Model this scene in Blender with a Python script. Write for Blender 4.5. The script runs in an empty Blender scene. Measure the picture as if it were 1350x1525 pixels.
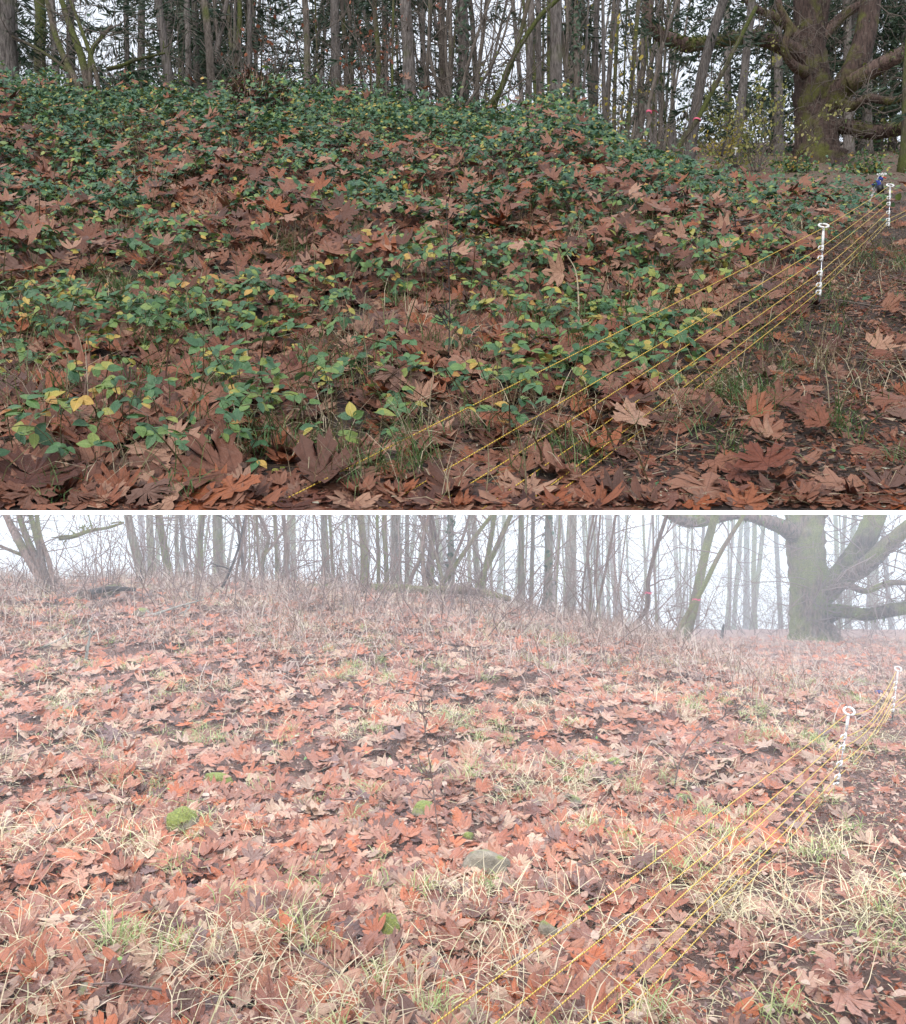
import bpy, math
import numpy as np
from mathutils import Vector

# ------------------------------------------------------------------ camera, sky, sun, exposure
scene = bpy.context.scene
COL = scene.collection
FPX, CX, HY = 1300.0, 675.0, 880.0        # focal length, centre column and eye-level row on the 1350 x 1525 photograph
EYE = 1.5                                 # eye height
D1 = 3.4                                  # distance of the front edge of the upper slope
SL = (HY - 185.0) / FPX                   # grade of the upper slope
ZL = EYE + D1 * (HY - 760.5) / FPX        # height of its front edge

cd = bpy.data.cameras.new('camera')
cam = bpy.data.objects.new('camera', cd)
COL.objects.link(cam)
cam.location = (0, 0, EYE)
cam.rotation_euler = (math.radians(90), 0, 0)
cd.sensor_fit = 'VERTICAL'
cd.sensor_height = 24.0
cd.sensor_width = 24.0
cd.lens = 24.0 * FPX / 1525.0
cd.shift_y = (HY - 762.5) / 1525.0
cd.clip_start = 0.05
cd.clip_end = 600
scene.camera = cam

SUN_ELEV, SUN_ROT = math.radians(38), math.radians(205)
world = bpy.data.worlds.new('World')
scene.world = world
world.use_nodes = True
wn = world.node_tree.nodes
wl = world.node_tree.links
for n in list(wn):
    wn.remove(n)
wo = wn.new('ShaderNodeOutputWorld')
wadd = wn.new('ShaderNodeAddShader')
wb1 = wn.new('ShaderNodeBackground')
wb2 = wn.new('ShaderNodeBackground')
wsky = wn.new('ShaderNodeTexSky')
wsky.sky_type = 'NISHITA'
wsky.sun_disc = False
wsky.sun_elevation = SUN_ELEV
wsky.sun_rotation = SUN_ROT
wl.new(wsky.outputs[0], wb1.inputs[0])
wb1.inputs[1].default_value = 0.05
wb2.inputs[0].default_value = (0.93, 0.955, 1.0, 1)      # overcast cloud layer over the clear sky
wb2.inputs[1].default_value = 0.78
wl.new(wb1.outputs[0], wadd.inputs[0])
wl.new(wb2.outputs[0], wadd.inputs[1])
wl.new(wadd.outputs[0], wo.inputs[0])

sd = bpy.data.lights.new('sun', 'SUN')
sun = bpy.data.objects.new('sun', sd)
COL.objects.link(sun)
sd.energy = 1.5
sd.angle = math.radians(11)
sd.color = (1.0, 0.96, 0.9)
sdir = Vector((math.sin(SUN_ROT) * math.cos(SUN_ELEV), math.cos(SUN_ROT) * math.cos(SUN_ELEV), math.sin(SUN_ELEV)))
sun.rotation_euler = (-sdir).to_track_quat('-Z', 'Y').to_euler()
sun.location = (0, 0, 60)

vs = scene.view_settings
vs.view_transform = 'Standard'
vs.look = 'None'
vs.gamma = 1
vs.exposure = 0.45
scene.cycles.use_denoising = True
scene.cycles.max_bounces = 7
scene.cycles.diffuse_bounces = 3
scene.cycles.glossy_bounces = 2
scene.cycles.transmission_bounces = 3
scene.cycles.transparent_max_bounces = 4
scene.cycles.volume_bounces = 1
scene.cycles.sample_clamp_indirect = 4.0

rng = np.random.default_rng(7)

# ------------------------------------------------------------------ terrain
BX = np.array([-40, -12, -6, -2, 0, 3, 5, 7, 40.0])
BH = np.array([1.3, 1.75, 1.75, 1.6, 1.4, 0.85, 0.25, 0.03, 0.0])

BHU = np.array([1.0, 1.5, 1.5, 1.45, 1.35, 0.7, 0.12, 0.0, 0.0])


def sst(a, b, x):
    t = np.clip((x - a) / (b - a), 0, 1)
    return t * t * (3 - 2 * t)


def relief(x, y, bh=BH):
    return np.interp(x, BX, bh) * sst(3.6, 16.5, y) * (1 - sst(17.5, 27, y))


def micro(x, y):
    return (0.035 * np.sin(2.1 * x + 1.3 * y) + 0.03 * np.sin(3.7 * y - 1.9 * x + 1) + 0.018 * np.sin(6.1 * x + 2.7 * y + 2)
            + 0.014 * np.sin(9.3 * y - 4.1 * x))


def zup(x, y):
    e = sst(D1, D1 + 1.2, y)
    return ZL + (y - D1) * SL + e * (1.12 * relief(x, y, BHU) + micro(x, y))


def zlo(x, y):
    return 0.95 * relief(x, y) + micro(x + 4, y - 2) - 0.02 - 3.0 * sst(34, 50, y)


def pt(px, py, d):
    return np.array([(px - CX) / FPX * d, d, EYE + (HY - py) / FPX * d])


def hit(px, py, zf):
    d0 = D1 if zf is zup else 1.5
    ds = d0 * np.exp(np.linspace(0, math.log(70 / d0), 1500))
    z = EYE + (HY - py) / FPX * ds
    g = zf((px - CX) / FPX * ds, ds)
    k = np.nonzero(z <= g + 1e-4)[0]
    d = ds[k[0]] if len(k) else 60.0
    return pt(px, py, d)


def blot(x, y, s=1.0, o=0.0):
    return (np.sin(1.7 * s * x + 0.9 * s * y + o) + np.sin(2.9 * s * y - 1.3 * s * x + 2 * o + 1)
            + np.sin(4.3 * s * x + 3.1 * s * y + 3 * o) * 0.7 + np.sin(5.9 * s * y - 4.7 * s * x + o * 5) * 0.6) / 3.3


# ------------------------------------------------------------------ mesh helpers
def mesh_np(name, V, F, UV=None, mat=None, smooth=True):
    V = np.asarray(V, np.float32)
    F = np.asarray(F, np.int32)
    k = F.shape[1]
    me = bpy.data.meshes.new(name)
    me.vertices.add(len(V))
    me.vertices.foreach_set('co', V.ravel())
    me.loops.add(F.size)
    me.loops.foreach_set('vertex_index', F.ravel())
    me.polygons.add(len(F))
    me.polygons.foreach_set('loop_start', np.arange(0, F.size, k, dtype=np.int32))
    if smooth:
        me.polygons.foreach_set('use_smooth', np.ones(len(F), bool))
    if UV is not None:
        uvl = me.uv_layers.new(name='UVMap')
        uvl.data.foreach_set('uv', np.asarray(UV, np.float32)[F.ravel()].ravel())
    me.update(calc_edges=True)
    if mat:
        me.materials.append(mat)
    return me


def link(name, me, parent=None, label=None, cat=None, group=None, kind=None, loc=None):
    o = bpy.data.objects.new(name, me)
    COL.objects.link(o)
    if parent:
        o.parent = parent
    if label:
        o['label'] = label
    if cat:
        o['category'] = cat
    if group:
        o['group'] = group
    if kind:
        o['kind'] = kind
    if loc is not None:
        o.location = loc
    return o


def root(name, loc, label, cat, group=None):
    o = link(name, None, None, label, cat, group, None, [float(c) for c in loc])
    o.empty_display_size = 0.1
    return o


def part(name, me, parent, kind=None):
    """me is given in world space; the part is moved under its thing's base."""
    o = link(name, me, parent, kind=kind)
    o.location = -parent.location
    return o


def frames(N, yaw):
    N = N / np.linalg.norm(N, axis=1, keepdims=True)
    a = np.where(np.abs(N[:, 2:3]) < 0.9, np.array([[0, 0, 1.0]]), np.array([[0, 1.0, 0]]))
    T = np.cross(a, N)
    T /= np.linalg.norm(T, axis=1, keepdims=True)
    B = np.cross(N, T)
    c, s = np.cos(yaw)[:, None], np.sin(yaw)[:, None]
    return np.stack([T * c + B * s, B * c - T * s, N], axis=2)


def scatter(variants, P, R, S, vi):
    Vs, Fs, Us, off = [], [], [], 0
    for k, (V, F, U) in enumerate(variants):
        m = np.nonzero(vi == k)[0]
        if not len(m):
            continue
        W = np.einsum('nij,vj->nvi', R[m], V) * S[m][:, None, None] + P[m][:, None, :]
        n = len(V)
        Fs.append((F[None] + (np.arange(len(m)) * n)[:, None, None]).reshape(-1, 3) + off)
        Vs.append(W.reshape(-1, 3))
        Us.append(np.tile(U, (len(m), 1)))
        off += len(m) * n
    return np.concatenate(Vs), np.concatenate(Fs), np.concatenate(Us)


def clip_up(V):
    V = V.copy()
    m = V[:, 1] < D1 + 0.004
    V[m, 1] = D1 + 0.004
    V[:, 2] = np.where(V[:, 1] < D1 + 0.3, np.maximum(V[:, 2], ZL + (V[:, 1] - D1) * SL), V[:, 2])
    return V


def crom(P, n):
    P = np.asarray(P, float)
    if len(P) < 3:
        t = np.linspace(0, 1, n)[:, None]
        return P[0] * (1 - t) + P[-1] * t
    Q = np.vstack([2 * P[0] - P[1], P, 2 * P[-1] - P[-2]])
    out = []
    for u in np.linspace(0, len(P) - 1 - 1e-6, n):
        i = int(u)
        t = u - i
        a, b, c, d = Q[i], Q[i + 1], Q[i + 2], Q[i + 3]
        out.append(0.5 * (2 * b + (c - a) * t + (2 * a - 5 * b + 4 * c - d) * t * t + (3 * b - a - 3 * c + d) * t ** 3))
    return np.array(out)


def tube(P, rad, sides=6, bump=0.0, cap=True, r=rng):
    P = np.asarray(P, float)
    n = len(P)
    rad = np.interp(np.linspace(0, 1, n), np.linspace(0, 1, len(rad)), rad) if np.ndim(rad) else np.full(n, rad)
    T = np.gradient(P, axis=0)
    T /= np.linalg.norm(T, axis=1, keepdims=True) + 1e-9
    ref = np.array([1.0, 0, 0]) if abs(T[:, 0]).mean() < 0.7 else np.array([0, 1.0, 0])
    A = np.cross(T, ref)
    A /= np.linalg.norm(A, axis=1, keepdims=True) + 1e-9
    B = np.cross(T, A)
    th = np.linspace(0, 2 * math.pi, sides, endpoint=False)
    rr = rad[:, None] * np.ones((1, sides))
    if bump:
        prof = r.normal(0, 1, sides)
        rr = rr * (1 + bump * (0.6 * prof[None, :] + 0.6 * r.normal(0, 1, (n, sides))))
    V = P[:, None, :] + rr[..., None] * (np.cos(th)[None, :, None] * A[:, None, :] + np.sin(th)[None, :, None] * B[:, None, :])
    V = V.reshape(-1, 3)
    i = np.arange(n - 1)[:, None] * sides
    j = np.arange(sides)[None, :]
    j2 = (j + 1) % sides
    a, b, c, d = i + j, i + j2, i + sides + j2, i + sides + j
    F = np.concatenate([np.stack([a, b, c], -1).reshape(-1, 3), np.stack([a, c, d], -1).reshape(-1, 3)])
    if cap:
        V = np.vstack([V, P[:1], P[-1:]])
        k = n * sides
        jj = np.arange(sides)
        F = np.vstack([F, np.stack([np.full(sides, k), (jj + 1) % sides, jj], -1),
                       np.stack([np.full(sides, k + 1), (n - 1) * sides + jj, (n - 1) * sides + (jj + 1) % sides], -1)])
    return V, F


def join(parts):
    Vs, Fs, off = [], [], 0
    for V, F in parts:
        Vs.append(V)
        Fs.append(F + off)
        off += len(V)
    return np.vstack(Vs), np.vstack(Fs)


def ribbons(P, az, el, L, W, droop, segs=3, r=rng):
    """curved flat blades; returns V, F"""
    n = len(P)
    t = np.linspace(0, 1, segs + 1)
    pts = np.zeros((n, segs + 1, 3))
    pts[:, 0] = P
    ang = el.copy()
    a = az.copy()
    for k in range(segs):
        st = L / segs
        pts[:, k + 1] = pts[:, k] + np.stack([np.cos(a) * np.cos(ang), np.sin(a) * np.cos(ang), np.sin(ang)], -1) * st[:, None]
        ang = ang - droop / segs
        a = a + r.normal(0, 0.18, n)
    side = np.stack([-np.sin(az), np.cos(az), r.normal(0, 0.4, n)], -1)
    side /= np.linalg.norm(side, axis=1, keepdims=True)
    w = W[:, None] * np.array([1.0, 0.95, 0.7, 0.2, 0.1])[None, :segs + 1] * 0.5
    V = np.stack([pts - side[:, None] * w[..., None], pts + side[:, None] * w[..., None]], 2).reshape(n, -1, 3)
    k = np.arange(segs) * 2
    f = np.concatenate([np.stack([k, k + 1, k + 3], -1), np.stack([k, k + 3, k + 2], -1)])
    F = (f[None] + (np.arange(n) * (segs + 1) * 2)[:, None, None]).reshape(-1, 3)
    return V.reshape(-1, 3), F


# ------------------------------------------------------------------ materials
def newmat(name):
    m = bpy.data.materials.new(name)
    m.use_nodes = True
    nt = m.node_tree
    b = nt.nodes['Principled BSDF']
    return m, nt, b


def ramp(nt, fac, cols):
    r = nt.nodes.new('ShaderNodeValToRGB')
    r.color_ramp.interpolation = 'LINEAR'
    while len(r.color_ramp.elements) < len(cols):
        r.color_ramp.elements.new(0.5)
    for i, (p, c) in enumerate(cols):
        e = r.color_ramp.elements[i]
        e.position = p
        e.color = (*c, 1)
    nt.links.new(fac, r.inputs[0])
    return r.outputs[0]


def noise(nt, scale, detail=4, vec=None, rough=0.6):
    n = nt.nodes.new('ShaderNodeTexNoise')
    n.inputs['Scale'].default_value = scale
    n.inputs['Detail'].default_value = detail
    n.inputs['Roughness'].default_value = rough
    if vec is not None:
        nt.links.new(vec, n.inputs['Vector'])
    return n


def mixc(nt, fac, a, b, mode='MIX'):
    m = nt.nodes.new('ShaderNodeMix')
    m.data_type = 'RGBA'
    m.blend_type = mode
    for s, v in ((m.inputs[0], fac), (m.inputs[6], a), (m.inputs[7], b)):
        if isinstance(v, (int, float)):
            s.default_value = v
        elif isinstance(v, tuple):
            s.default_value = (*v, 1)
        else:
            nt.links.new(v, s)
    return m.outputs[2]


def mth(nt, op, a, b=None):
    m = nt.nodes.new('ShaderNodeMath')
    m.operation = op
    for i, v in enumerate((a, b)):
        if v is None:
            continue
        if isinstance(v, (int, float)):
            m.inputs[i].default_value = v
        else:
            nt.links.new(v, m.inputs[i])
    return m.outputs[0]


def bump(nt, h, strength, dist, b):
    n = nt.nodes.new('ShaderNodeBump')
    n.inputs['Strength'].default_value = strength
    n.inputs['Distance'].default_value = dist
    nt.links.new(h, n.inputs['Height'])
    nt.links.new(n.outputs[0], b.inputs['Normal'])


def obcoord(nt, scale=(1, 1, 1)):
    t = nt.nodes.new('ShaderNodeNewGeometry')
    mp = nt.nodes.new('ShaderNodeMapping')
    mp.inputs['Scale'].default_value = scale
    nt.links.new(t.outputs['Position'], mp.inputs['Vector'])
    return mp.outputs[0]


def leafmat(name, cols, rough=0.5, veins=False, per_object=False, transl=0.0, spec=0.5, mott=0.55, under=None, ribs=False):
    m, nt, b = newmat(name)
    if per_object:
        rnd = nt.nodes.new('ShaderNodeObjectInfo').outputs['Random']
    else:
        rnd = nt.nodes.new('ShaderNodeNewGeometry').outputs['Random Per Island']
    c = ramp(nt, rnd, cols)
    pos = obcoord(nt)
    n1 = noise(nt, 28, 5, pos)
    dark = mixc(nt, 1.0, c, (0.45, 0.42, 0.42), 'MULTIPLY')
    f = nt.nodes.new('ShaderNodeMapRange')
    f.inputs[1].default_value = 0.5
    f.inputs[2].default_value = 0.75
    f.inputs[3].default_value = 0
    f.inputs[4].default_value = mott
    nt.links.new(n1.outputs[0], f.inputs[0])
    c = mixc(nt, f.outputs[0], c, dark)
    n2 = noise(nt, 9, 3, pos)
    c = mixc(nt, mth(nt, 'MULTIPLY', n2.outputs[0], 0.5), c, mixc(nt, 1.0, c, (1.35, 1.25, 1.2), 'MULTIPLY'))
    if ribs:
        uv = nt.nodes.new('ShaderNodeUVMap')
        uv.uv_map = 'UVMap'
        sx = nt.nodes.new('ShaderNodeSeparateXYZ')
        nt.links.new(uv.outputs[0], sx.inputs[0])
        ax_ = mth(nt, 'ABSOLUTE', sx.outputs[0])
        mid = mth(nt, 'LESS_THAN', ax_, 0.018)
        sd_ = mth(nt, 'LESS_THAN', mth(nt, 'FRACT', mth(nt, 'MULTIPLY', mth(nt, 'SUBTRACT', sx.outputs[1], mth(nt, 'MULTIPLY', ax_, 0.7)), 8.0)), 0.16)
        c = mixc(nt, mth(nt, 'MULTIPLY', mth(nt, 'MAXIMUM', mid, mth(nt, 'MULTIPLY', sd_, 0.45)), 0.5), c, mixc(nt, 1.0, c, (1.7, 1.5, 1.6), 'MULTIPLY'))
    if veins:
        uv = nt.nodes.new('ShaderNodeUVMap')
        uv.uv_map = 'UVMap'
        sx = nt.nodes.new('ShaderNodeSeparateXYZ')
        nt.links.new(uv.outputs[0], sx.inputs[0])
        x, y = sx.outputs[0], sx.outputs[1]
        tot = None
        for a in (0, 38, -38, 76, -76):
            dx, dy = math.sin(math.radians(a)), math.cos(math.radians(a))
            cr = mth(nt, 'ABSOLUTE', mth(nt, 'SUBTRACT', mth(nt, 'MULTIPLY', x, dy), mth(nt, 'MULTIPLY', y, dx)))
            dt = mth(nt, 'ADD', mth(nt, 'MULTIPLY', x, dx), mth(nt, 'MULTIPLY', y, dy))
            v = mth(nt, 'MULTIPLY', mth(nt, 'LESS_THAN', cr, 0.014), mth(nt, 'GREATER_THAN', dt, 0.0))
            # side veins
            sv = mth(nt, 'ABSOLUTE', mth(nt, 'SUBTRACT', mth(nt, 'FRACT', mth(nt, 'MULTIPLY', mth(nt, 'SUBTRACT', dt, mth(nt, 'MULTIPLY', cr, 0.8)), 7.0)), 0.5))
            sv = mth(nt, 'MULTIPLY', mth(nt, 'LESS_THAN', sv, 0.035), mth(nt, 'LESS_THAN', cr, 0.17))
            sv = mth(nt, 'MULTIPLY', mth(nt, 'MULTIPLY', sv, mth(nt, 'GREATER_THAN', dt, 0.25)), 0.35)
            v = mth(nt, 'MAXIMUM', v, sv)
            tot = v if tot is None else mth(nt, 'MAXIMUM', tot, v)
        c = mixc(nt, mth(nt, 'MULTIPLY', tot, 0.7), c, mixc(nt, 1.0, c, (0.5, 0.42, 0.4), 'MULTIPLY'))
    if under:
        bf = nt.nodes.new('ShaderNodeNewGeometry').outputs['Backfacing']
        c = mixc(nt, mth(nt, 'MULTIPLY', bf, 0.28), c, mixc(nt, 0.45, mixc(nt, 1.0, c, (1.25, 1.3, 1.35), 'MULTIPLY'), under))
    nt.links.new(c, b.inputs['Base Color'])
    rr = nt.nodes.new('ShaderNodeMapRange')
    rr.inputs[3].default_value = max(0.12, rough - 0.2)
    rr.inputs[4].default_value = rough + 0.2
    nt.links.new(n2.outputs[0], rr.inputs[0])
    nt.links.new(rr.outputs[0], b.inputs['Roughness'])
    b.inputs['Specular IOR Level'].default_value = spec
    bump(nt, n1.outputs[0], 0.8, 0.016, b)
    if transl:
        tr = nt.nodes.new('ShaderNodeBsdfTranslucent')
        nt.links.new(c, tr.inputs[0])
        mx = nt.nodes.new('ShaderNodeMixShader')
        mx.inputs[0].default_value = transl
        nt.links.new(b.outputs[0], mx.inputs[1])
        nt.links.new(tr.outputs[0], mx.inputs[2])
        nt.links.new(mx.outputs[0], nt.nodes['Material Output'].inputs[0])
    return m


def barkmat(name, c1, c2, moss=0.0, mosscol=(0.10, 0.12, 0.025), vs_=6.0, rnd_amt=0.35):
    m, nt, b = newmat(name)
    pos = obcoord(nt, (1, 1, 0.16))
    n1 = noise(nt, vs_ * 5, 6, pos, 0.65)
    n0 = noise(nt, 1.1, 3, obcoord(nt))
    c = ramp(nt, n1.outputs[0], [(0.32, c1), (0.62, c2)])
    oi = nt.nodes.new('ShaderNodeObjectInfo')
    k = mth(nt, 'ADD', mth(nt, 'MULTIPLY', oi.outputs['Random'], 2 * rnd_amt), 1 - rnd_amt)
    cmb = nt.nodes.new('ShaderNodeCombineXYZ')
    for i in range(3):
        nt.links.new(k, cmb.inputs[i])
    c = mixc(nt, 1.0, c, cmb.outputs[0], 'MULTIPLY')
    # pale lichen patches
    n3 = noise(nt, 9, 4, obcoord(nt))
    lf = nt.nodes.new('ShaderNodeMapRange')
    lf.inputs[1].default_value = 0.6
    lf.inputs[2].default_value = 0.7
    lf.inputs[4].default_value = 0.4
    nt.links.new(n3.outputs[0], lf.inputs[0])
    c = mixc(nt, lf.outputs[0], c, (0.24, 0.25, 0.2))
    if moss:
        mf = nt.nodes.new('ShaderNodeMapRange')
        mf.inputs[1].default_value = 0.62 - 0.35 * moss
        mf.inputs[2].default_value = 0.75 - 0.3 * moss
        nt.links.new(n0.outputs[0], mf.inputs[0])
        n4 = noise(nt, 40, 4, obcoord(nt))
        mc = ramp(nt, n4.outputs[0], [(0.3, tuple(0.45 * v for v in mosscol)), (0.7, tuple(1.35 * v for v in mosscol))])
        c = mixc(nt, mth(nt, 'MULTIPLY', mf.outputs[0], 0.85), c, mc)
    nt.links.new(c, b.inputs['Base Color'])
    b.inputs['Roughness'].default_value = 0.85
    b.inputs['Specular IOR Level'].default_value = 0.25
    bump(nt, n1.outputs[0], 1.0, 0.09, b)
    return m


def plainmat(name, col, rough=0.5, metal=0.0, var=0.15, scale=30):
    m, nt, b = newmat(name)
    n1 = noise(nt, scale, 4, obcoord(nt))
    c = ramp(nt, n1.outputs[0], [(0.3, tuple(v * (1 - var) for v in col)), (0.7, tuple(min(1, v * (1 + var)) for v in col))])
    nt.links.new(c, b.inputs['Base Color'])
    b.inputs['Roughness'].default_value = rough
    b.inputs['Metallic'].default_value = metal
    return m


def soilmat(name, cols, sc=9, farcols=None):
    m, nt, b = newmat(name)
    pos = obcoord(nt)
    n1 = noise(nt, sc, 8, pos, 0.7)
    n2 = noise(nt, sc * 9, 5, pos, 0.7)
    f = mth(nt, 'ADD', mth(nt, 'MULTIPLY', n1.outputs[0], 0.5), mth(nt, 'MULTIPLY', n2.outputs[0], 0.5))
    c = ramp(nt, f, cols)
    if farcols:      # beyond the leaves built singly the litter is only a colour
        g = nt.nodes.new('ShaderNodeNewGeometry')
        sp_ = nt.nodes.new('ShaderNodeSeparateXYZ')
        nt.links.new(g.outputs['Position'], sp_.inputs[0])
        mr_ = nt.nodes.new('ShaderNodeMapRange')
        mr_.inputs[1].default_value = 14
        mr_.inputs[2].default_value = 24
        nt.links.new(sp_.outputs[1], mr_.inputs[0])
        c = mixc(nt, mr_.outputs[0], c, ramp(nt, f, farcols))
    nt.links.new(c, b.inputs['Base Color'])
    b.inputs['Roughness'].default_value = 0.8
    bump(nt, n2.outputs[0], 1.0, 0.03, b)
    return m


M = {}
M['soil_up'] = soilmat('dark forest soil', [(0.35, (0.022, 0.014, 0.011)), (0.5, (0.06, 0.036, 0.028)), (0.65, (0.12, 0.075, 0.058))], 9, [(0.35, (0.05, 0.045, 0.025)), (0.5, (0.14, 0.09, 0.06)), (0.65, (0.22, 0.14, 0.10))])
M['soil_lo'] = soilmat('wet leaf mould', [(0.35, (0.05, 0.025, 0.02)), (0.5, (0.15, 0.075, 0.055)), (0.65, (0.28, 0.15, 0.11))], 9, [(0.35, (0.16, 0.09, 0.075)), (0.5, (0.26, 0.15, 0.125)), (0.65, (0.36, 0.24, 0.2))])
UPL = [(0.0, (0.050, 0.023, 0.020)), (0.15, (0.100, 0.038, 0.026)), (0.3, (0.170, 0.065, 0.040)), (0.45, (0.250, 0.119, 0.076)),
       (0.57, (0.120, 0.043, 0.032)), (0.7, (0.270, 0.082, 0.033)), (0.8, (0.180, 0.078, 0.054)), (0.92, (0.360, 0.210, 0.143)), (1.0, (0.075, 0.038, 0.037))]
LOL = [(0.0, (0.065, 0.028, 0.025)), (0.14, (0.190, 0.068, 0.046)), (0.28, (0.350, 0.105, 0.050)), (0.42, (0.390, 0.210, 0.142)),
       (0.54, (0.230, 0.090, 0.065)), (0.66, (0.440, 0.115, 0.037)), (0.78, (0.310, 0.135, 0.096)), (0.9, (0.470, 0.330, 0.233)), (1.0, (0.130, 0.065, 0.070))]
M['leaf_up'] = leafmat('brown maple leaf', UPL, 0.42, True, False, 0.1, 0.22, under=(0.33, 0.2, 0.135))
M['leaf_up_o'] = leafmat('brown maple leaf single', UPL, 0.42, True, True, 0.1, 0.22, under=(0.33, 0.2, 0.135))
M['leaf_lo'] = leafmat('wet russet maple leaf', LOL, 0.32, True, False, 0.1, 0.35, under=(0.44, 0.26, 0.185))
M['leaf_lo_o'] = leafmat('wet russet maple leaf single', LOL, 0.32, True, True, 0.1, 0.35, under=(0.44, 0.26, 0.185))
BRC = [(0.0, (0.03, 0.085, 0.036)), (0.25, (0.05, 0.13, 0.055)), (0.5, (0.075, 0.17, 0.065)), (0.7, (0.12, 0.22, 0.06)),
       (0.84, (0.21, 0.27, 0.06)), (0.92, (0.36, 0.31, 0.06)), (0.97, (0.46, 0.29, 0.07)), (1.0, (0.34, 0.14, 0.05))]
M['bramble'] = leafmat('bramble leaf', BRC, 0.45, False, False, 0.18, under=(0.2, 0.26, 0.16))
M['bramble_o'] = leafmat('bramble leaf single', BRC, 0.45, False, True, 0.2, under=(0.2, 0.26, 0.16), ribs=True)
M['bush'] = leafmat('dark evergreen bramble', [(0, (0.022, 0.07, 0.038)), (0.5, (0.042, 0.115, 0.06)), (0.9, (0.075, 0.16, 0.085)), (1, (0.18, 0.22, 0.05))], 0.48, False, False, 0.12)
M['cane'] = leafmat('bramble cane', [(0, (0.10, 0.045, 0.04)), (0.5, (0.13, 0.10, 0.05)), (1, (0.07, 0.09, 0.04))], 0.6)
M['straw_up'] = leafmat('dry straw', [(0, (0.30, 0.25, 0.16)), (0.5, (0.42, 0.36, 0.25)), (0.8, (0.20, 0.16, 0.10)), (1, (0.14, 0.19, 0.06))], 0.65)
M['grass_up'] = leafmat('green grass', [(0, (0.05, 0.12, 0.035)), (0.6, (0.085, 0.17, 0.05)), (1, (0.22, 0.24, 0.1))], 0.55, transl=0.2)
M['straw_lo'] = leafmat('pale straw', [(0, (0.44, 0.35, 0.22)), (0.4, (0.60, 0.51, 0.35)), (0.7, (0.42, 0.40, 0.22)), (1, (0.55, 0.46, 0.34))], 0.6)
M['grass_lo'] = leafmat('pale wet grass', [(0, (0.22, 0.33, 0.10)), (0.5, (0.36, 0.42, 0.17)), (1, (0.48, 0.46, 0.24))], 0.5, transl=0.2)
M['stalk_lo'] = leafmat('dead bramble stalk', [(0, (0.24, 0.15, 0.12)), (0.5, (0.34, 0.25, 0.21)), (1, (0.42, 0.35, 0.29))], 0.7)
M['small_lo'] = leafmat('small round dead leaf', [(0, (0.26, 0.12, 0.09)), (0.4, (0.40, 0.25, 0.19)), (0.8, (0.48, 0.36, 0.29)), (1, (0.33, 0.14, 0.07))], 0.4, transl=0.1)
M['sprout'] = leafmat('fresh green sprout', [(0, (0.12, 0.30, 0.07)), (1, (0.26, 0.42, 0.12))], 0.5, transl=0.2)
M['litter_up'] = leafmat('leaf fragments', [(0, (0.055, 0.03, 0.023)), (0.4, (0.11, 0.055, 0.038)), (0.7, (0.18, 0.09, 0.06)), (0.93, (0.27, 0.18, 0.12)), (1, (0.34, 0.36, 0.28))], 0.55)
M['litter_lo'] = leafmat('wet leaf fragments', [(0, (0.08, 0.038, 0.034)), (0.4, (0.24, 0.10, 0.07)), (0.7, (0.36, 0.18, 0.13)), (1, (0.46, 0.35, 0.27))], 0.42)
M['needle'] = leafmat('fir needles', [(0, (0.02, 0.045, 0.028)), (0.6, (0.036, 0.07, 0.04)), (1, (0.07, 0.10, 0.055))], 0.6, transl=0.15)
M['yellow'] = leafmat('yellow autumn leaf', [(0, (0.24, 0.24, 0.05)), (0.5, (0.38, 0.32, 0.06)), (1, (0.5, 0.38, 0.06))], 0.5, transl=0.35)
M['ygreen'] = leafmat('yellow green leaf', [(0, (0.15, 0.2, 0.06)), (0.5, (0.26, 0.27, 0.08)), (1, (0.36, 0.33, 0.12))], 0.5, transl=0.35)
M['rust'] = leafmat('hanging rusty leaf', [(0, (0.18, 0.06, 0.04)), (1, (0.34, 0.12, 0.06))], 0.5, transl=0.25)
M['fern'] = leafmat('fern frond', [(0, (0.05, 0.12, 0.06)), (1, (0.11, 0.2, 0.09))], 0.5, transl=0.2)
M['limbfern'] = leafmat('limb fern and moss', [(0, (0.05, 0.085, 0.022)), (0.6, (0.10, 0.14, 0.035)), (1, (0.2, 0.23, 0.05))], 0.6, transl=0.2)
M['ivy'] = leafmat('ivy leaf', [(0, (0.02, 0.05, 0.025)), (1, (0.05, 0.1, 0.045))], 0.45, transl=0.1)
M['fir'] = barkmat('grey fir bark', (0.05, 0.042, 0.038), (0.23, 0.20, 0.185), 0.08)
M['alder'] = barkmat('slender brown bark', (0.06, 0.048, 0.04), (0.20, 0.165, 0.14), 0.12)
M['mossy'] = barkmat('mossy bark', (0.05, 0.04, 0.032), (0.16, 0.125, 0.10), 0.7)
M['maple'] = barkmat('old maple bark', (0.018, 0.012, 0.01), (0.15, 0.10, 0.085), 0.32, (0.12, 0.125, 0.03), 3.0)
M['fir_lo'] = barkmat('pale wet fir bark', (0.10, 0.085, 0.07), (0.33, 0.29, 0.24), 0.25, (0.17, 0.18, 0.06))
M['alder_lo'] = barkmat('wet reddish bark', (0.08, 0.05, 0.04), (0.25, 0.17, 0.14), 0.25, (0.17, 0.18, 0.06))
M['mossy_lo'] = barkmat('wet mossy bark', (0.08, 0.065, 0.045), (0.24, 0.18, 0.13), 0.75, (0.19, 0.2, 0.06))
M['maple_lo'] = barkmat('wet old maple bark', (0.025, 0.017, 0.014), (0.19, 0.13, 0.105), 0.55, (0.19, 0.2, 0.06), 3.0)
M['twig_up'] = plainmat('bare twig', (0.12, 0.095, 0.08), 0.8)
M['twig_lo'] = plainmat('wet bare twig', (0.17, 0.115, 0.10), 0.8)
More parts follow.
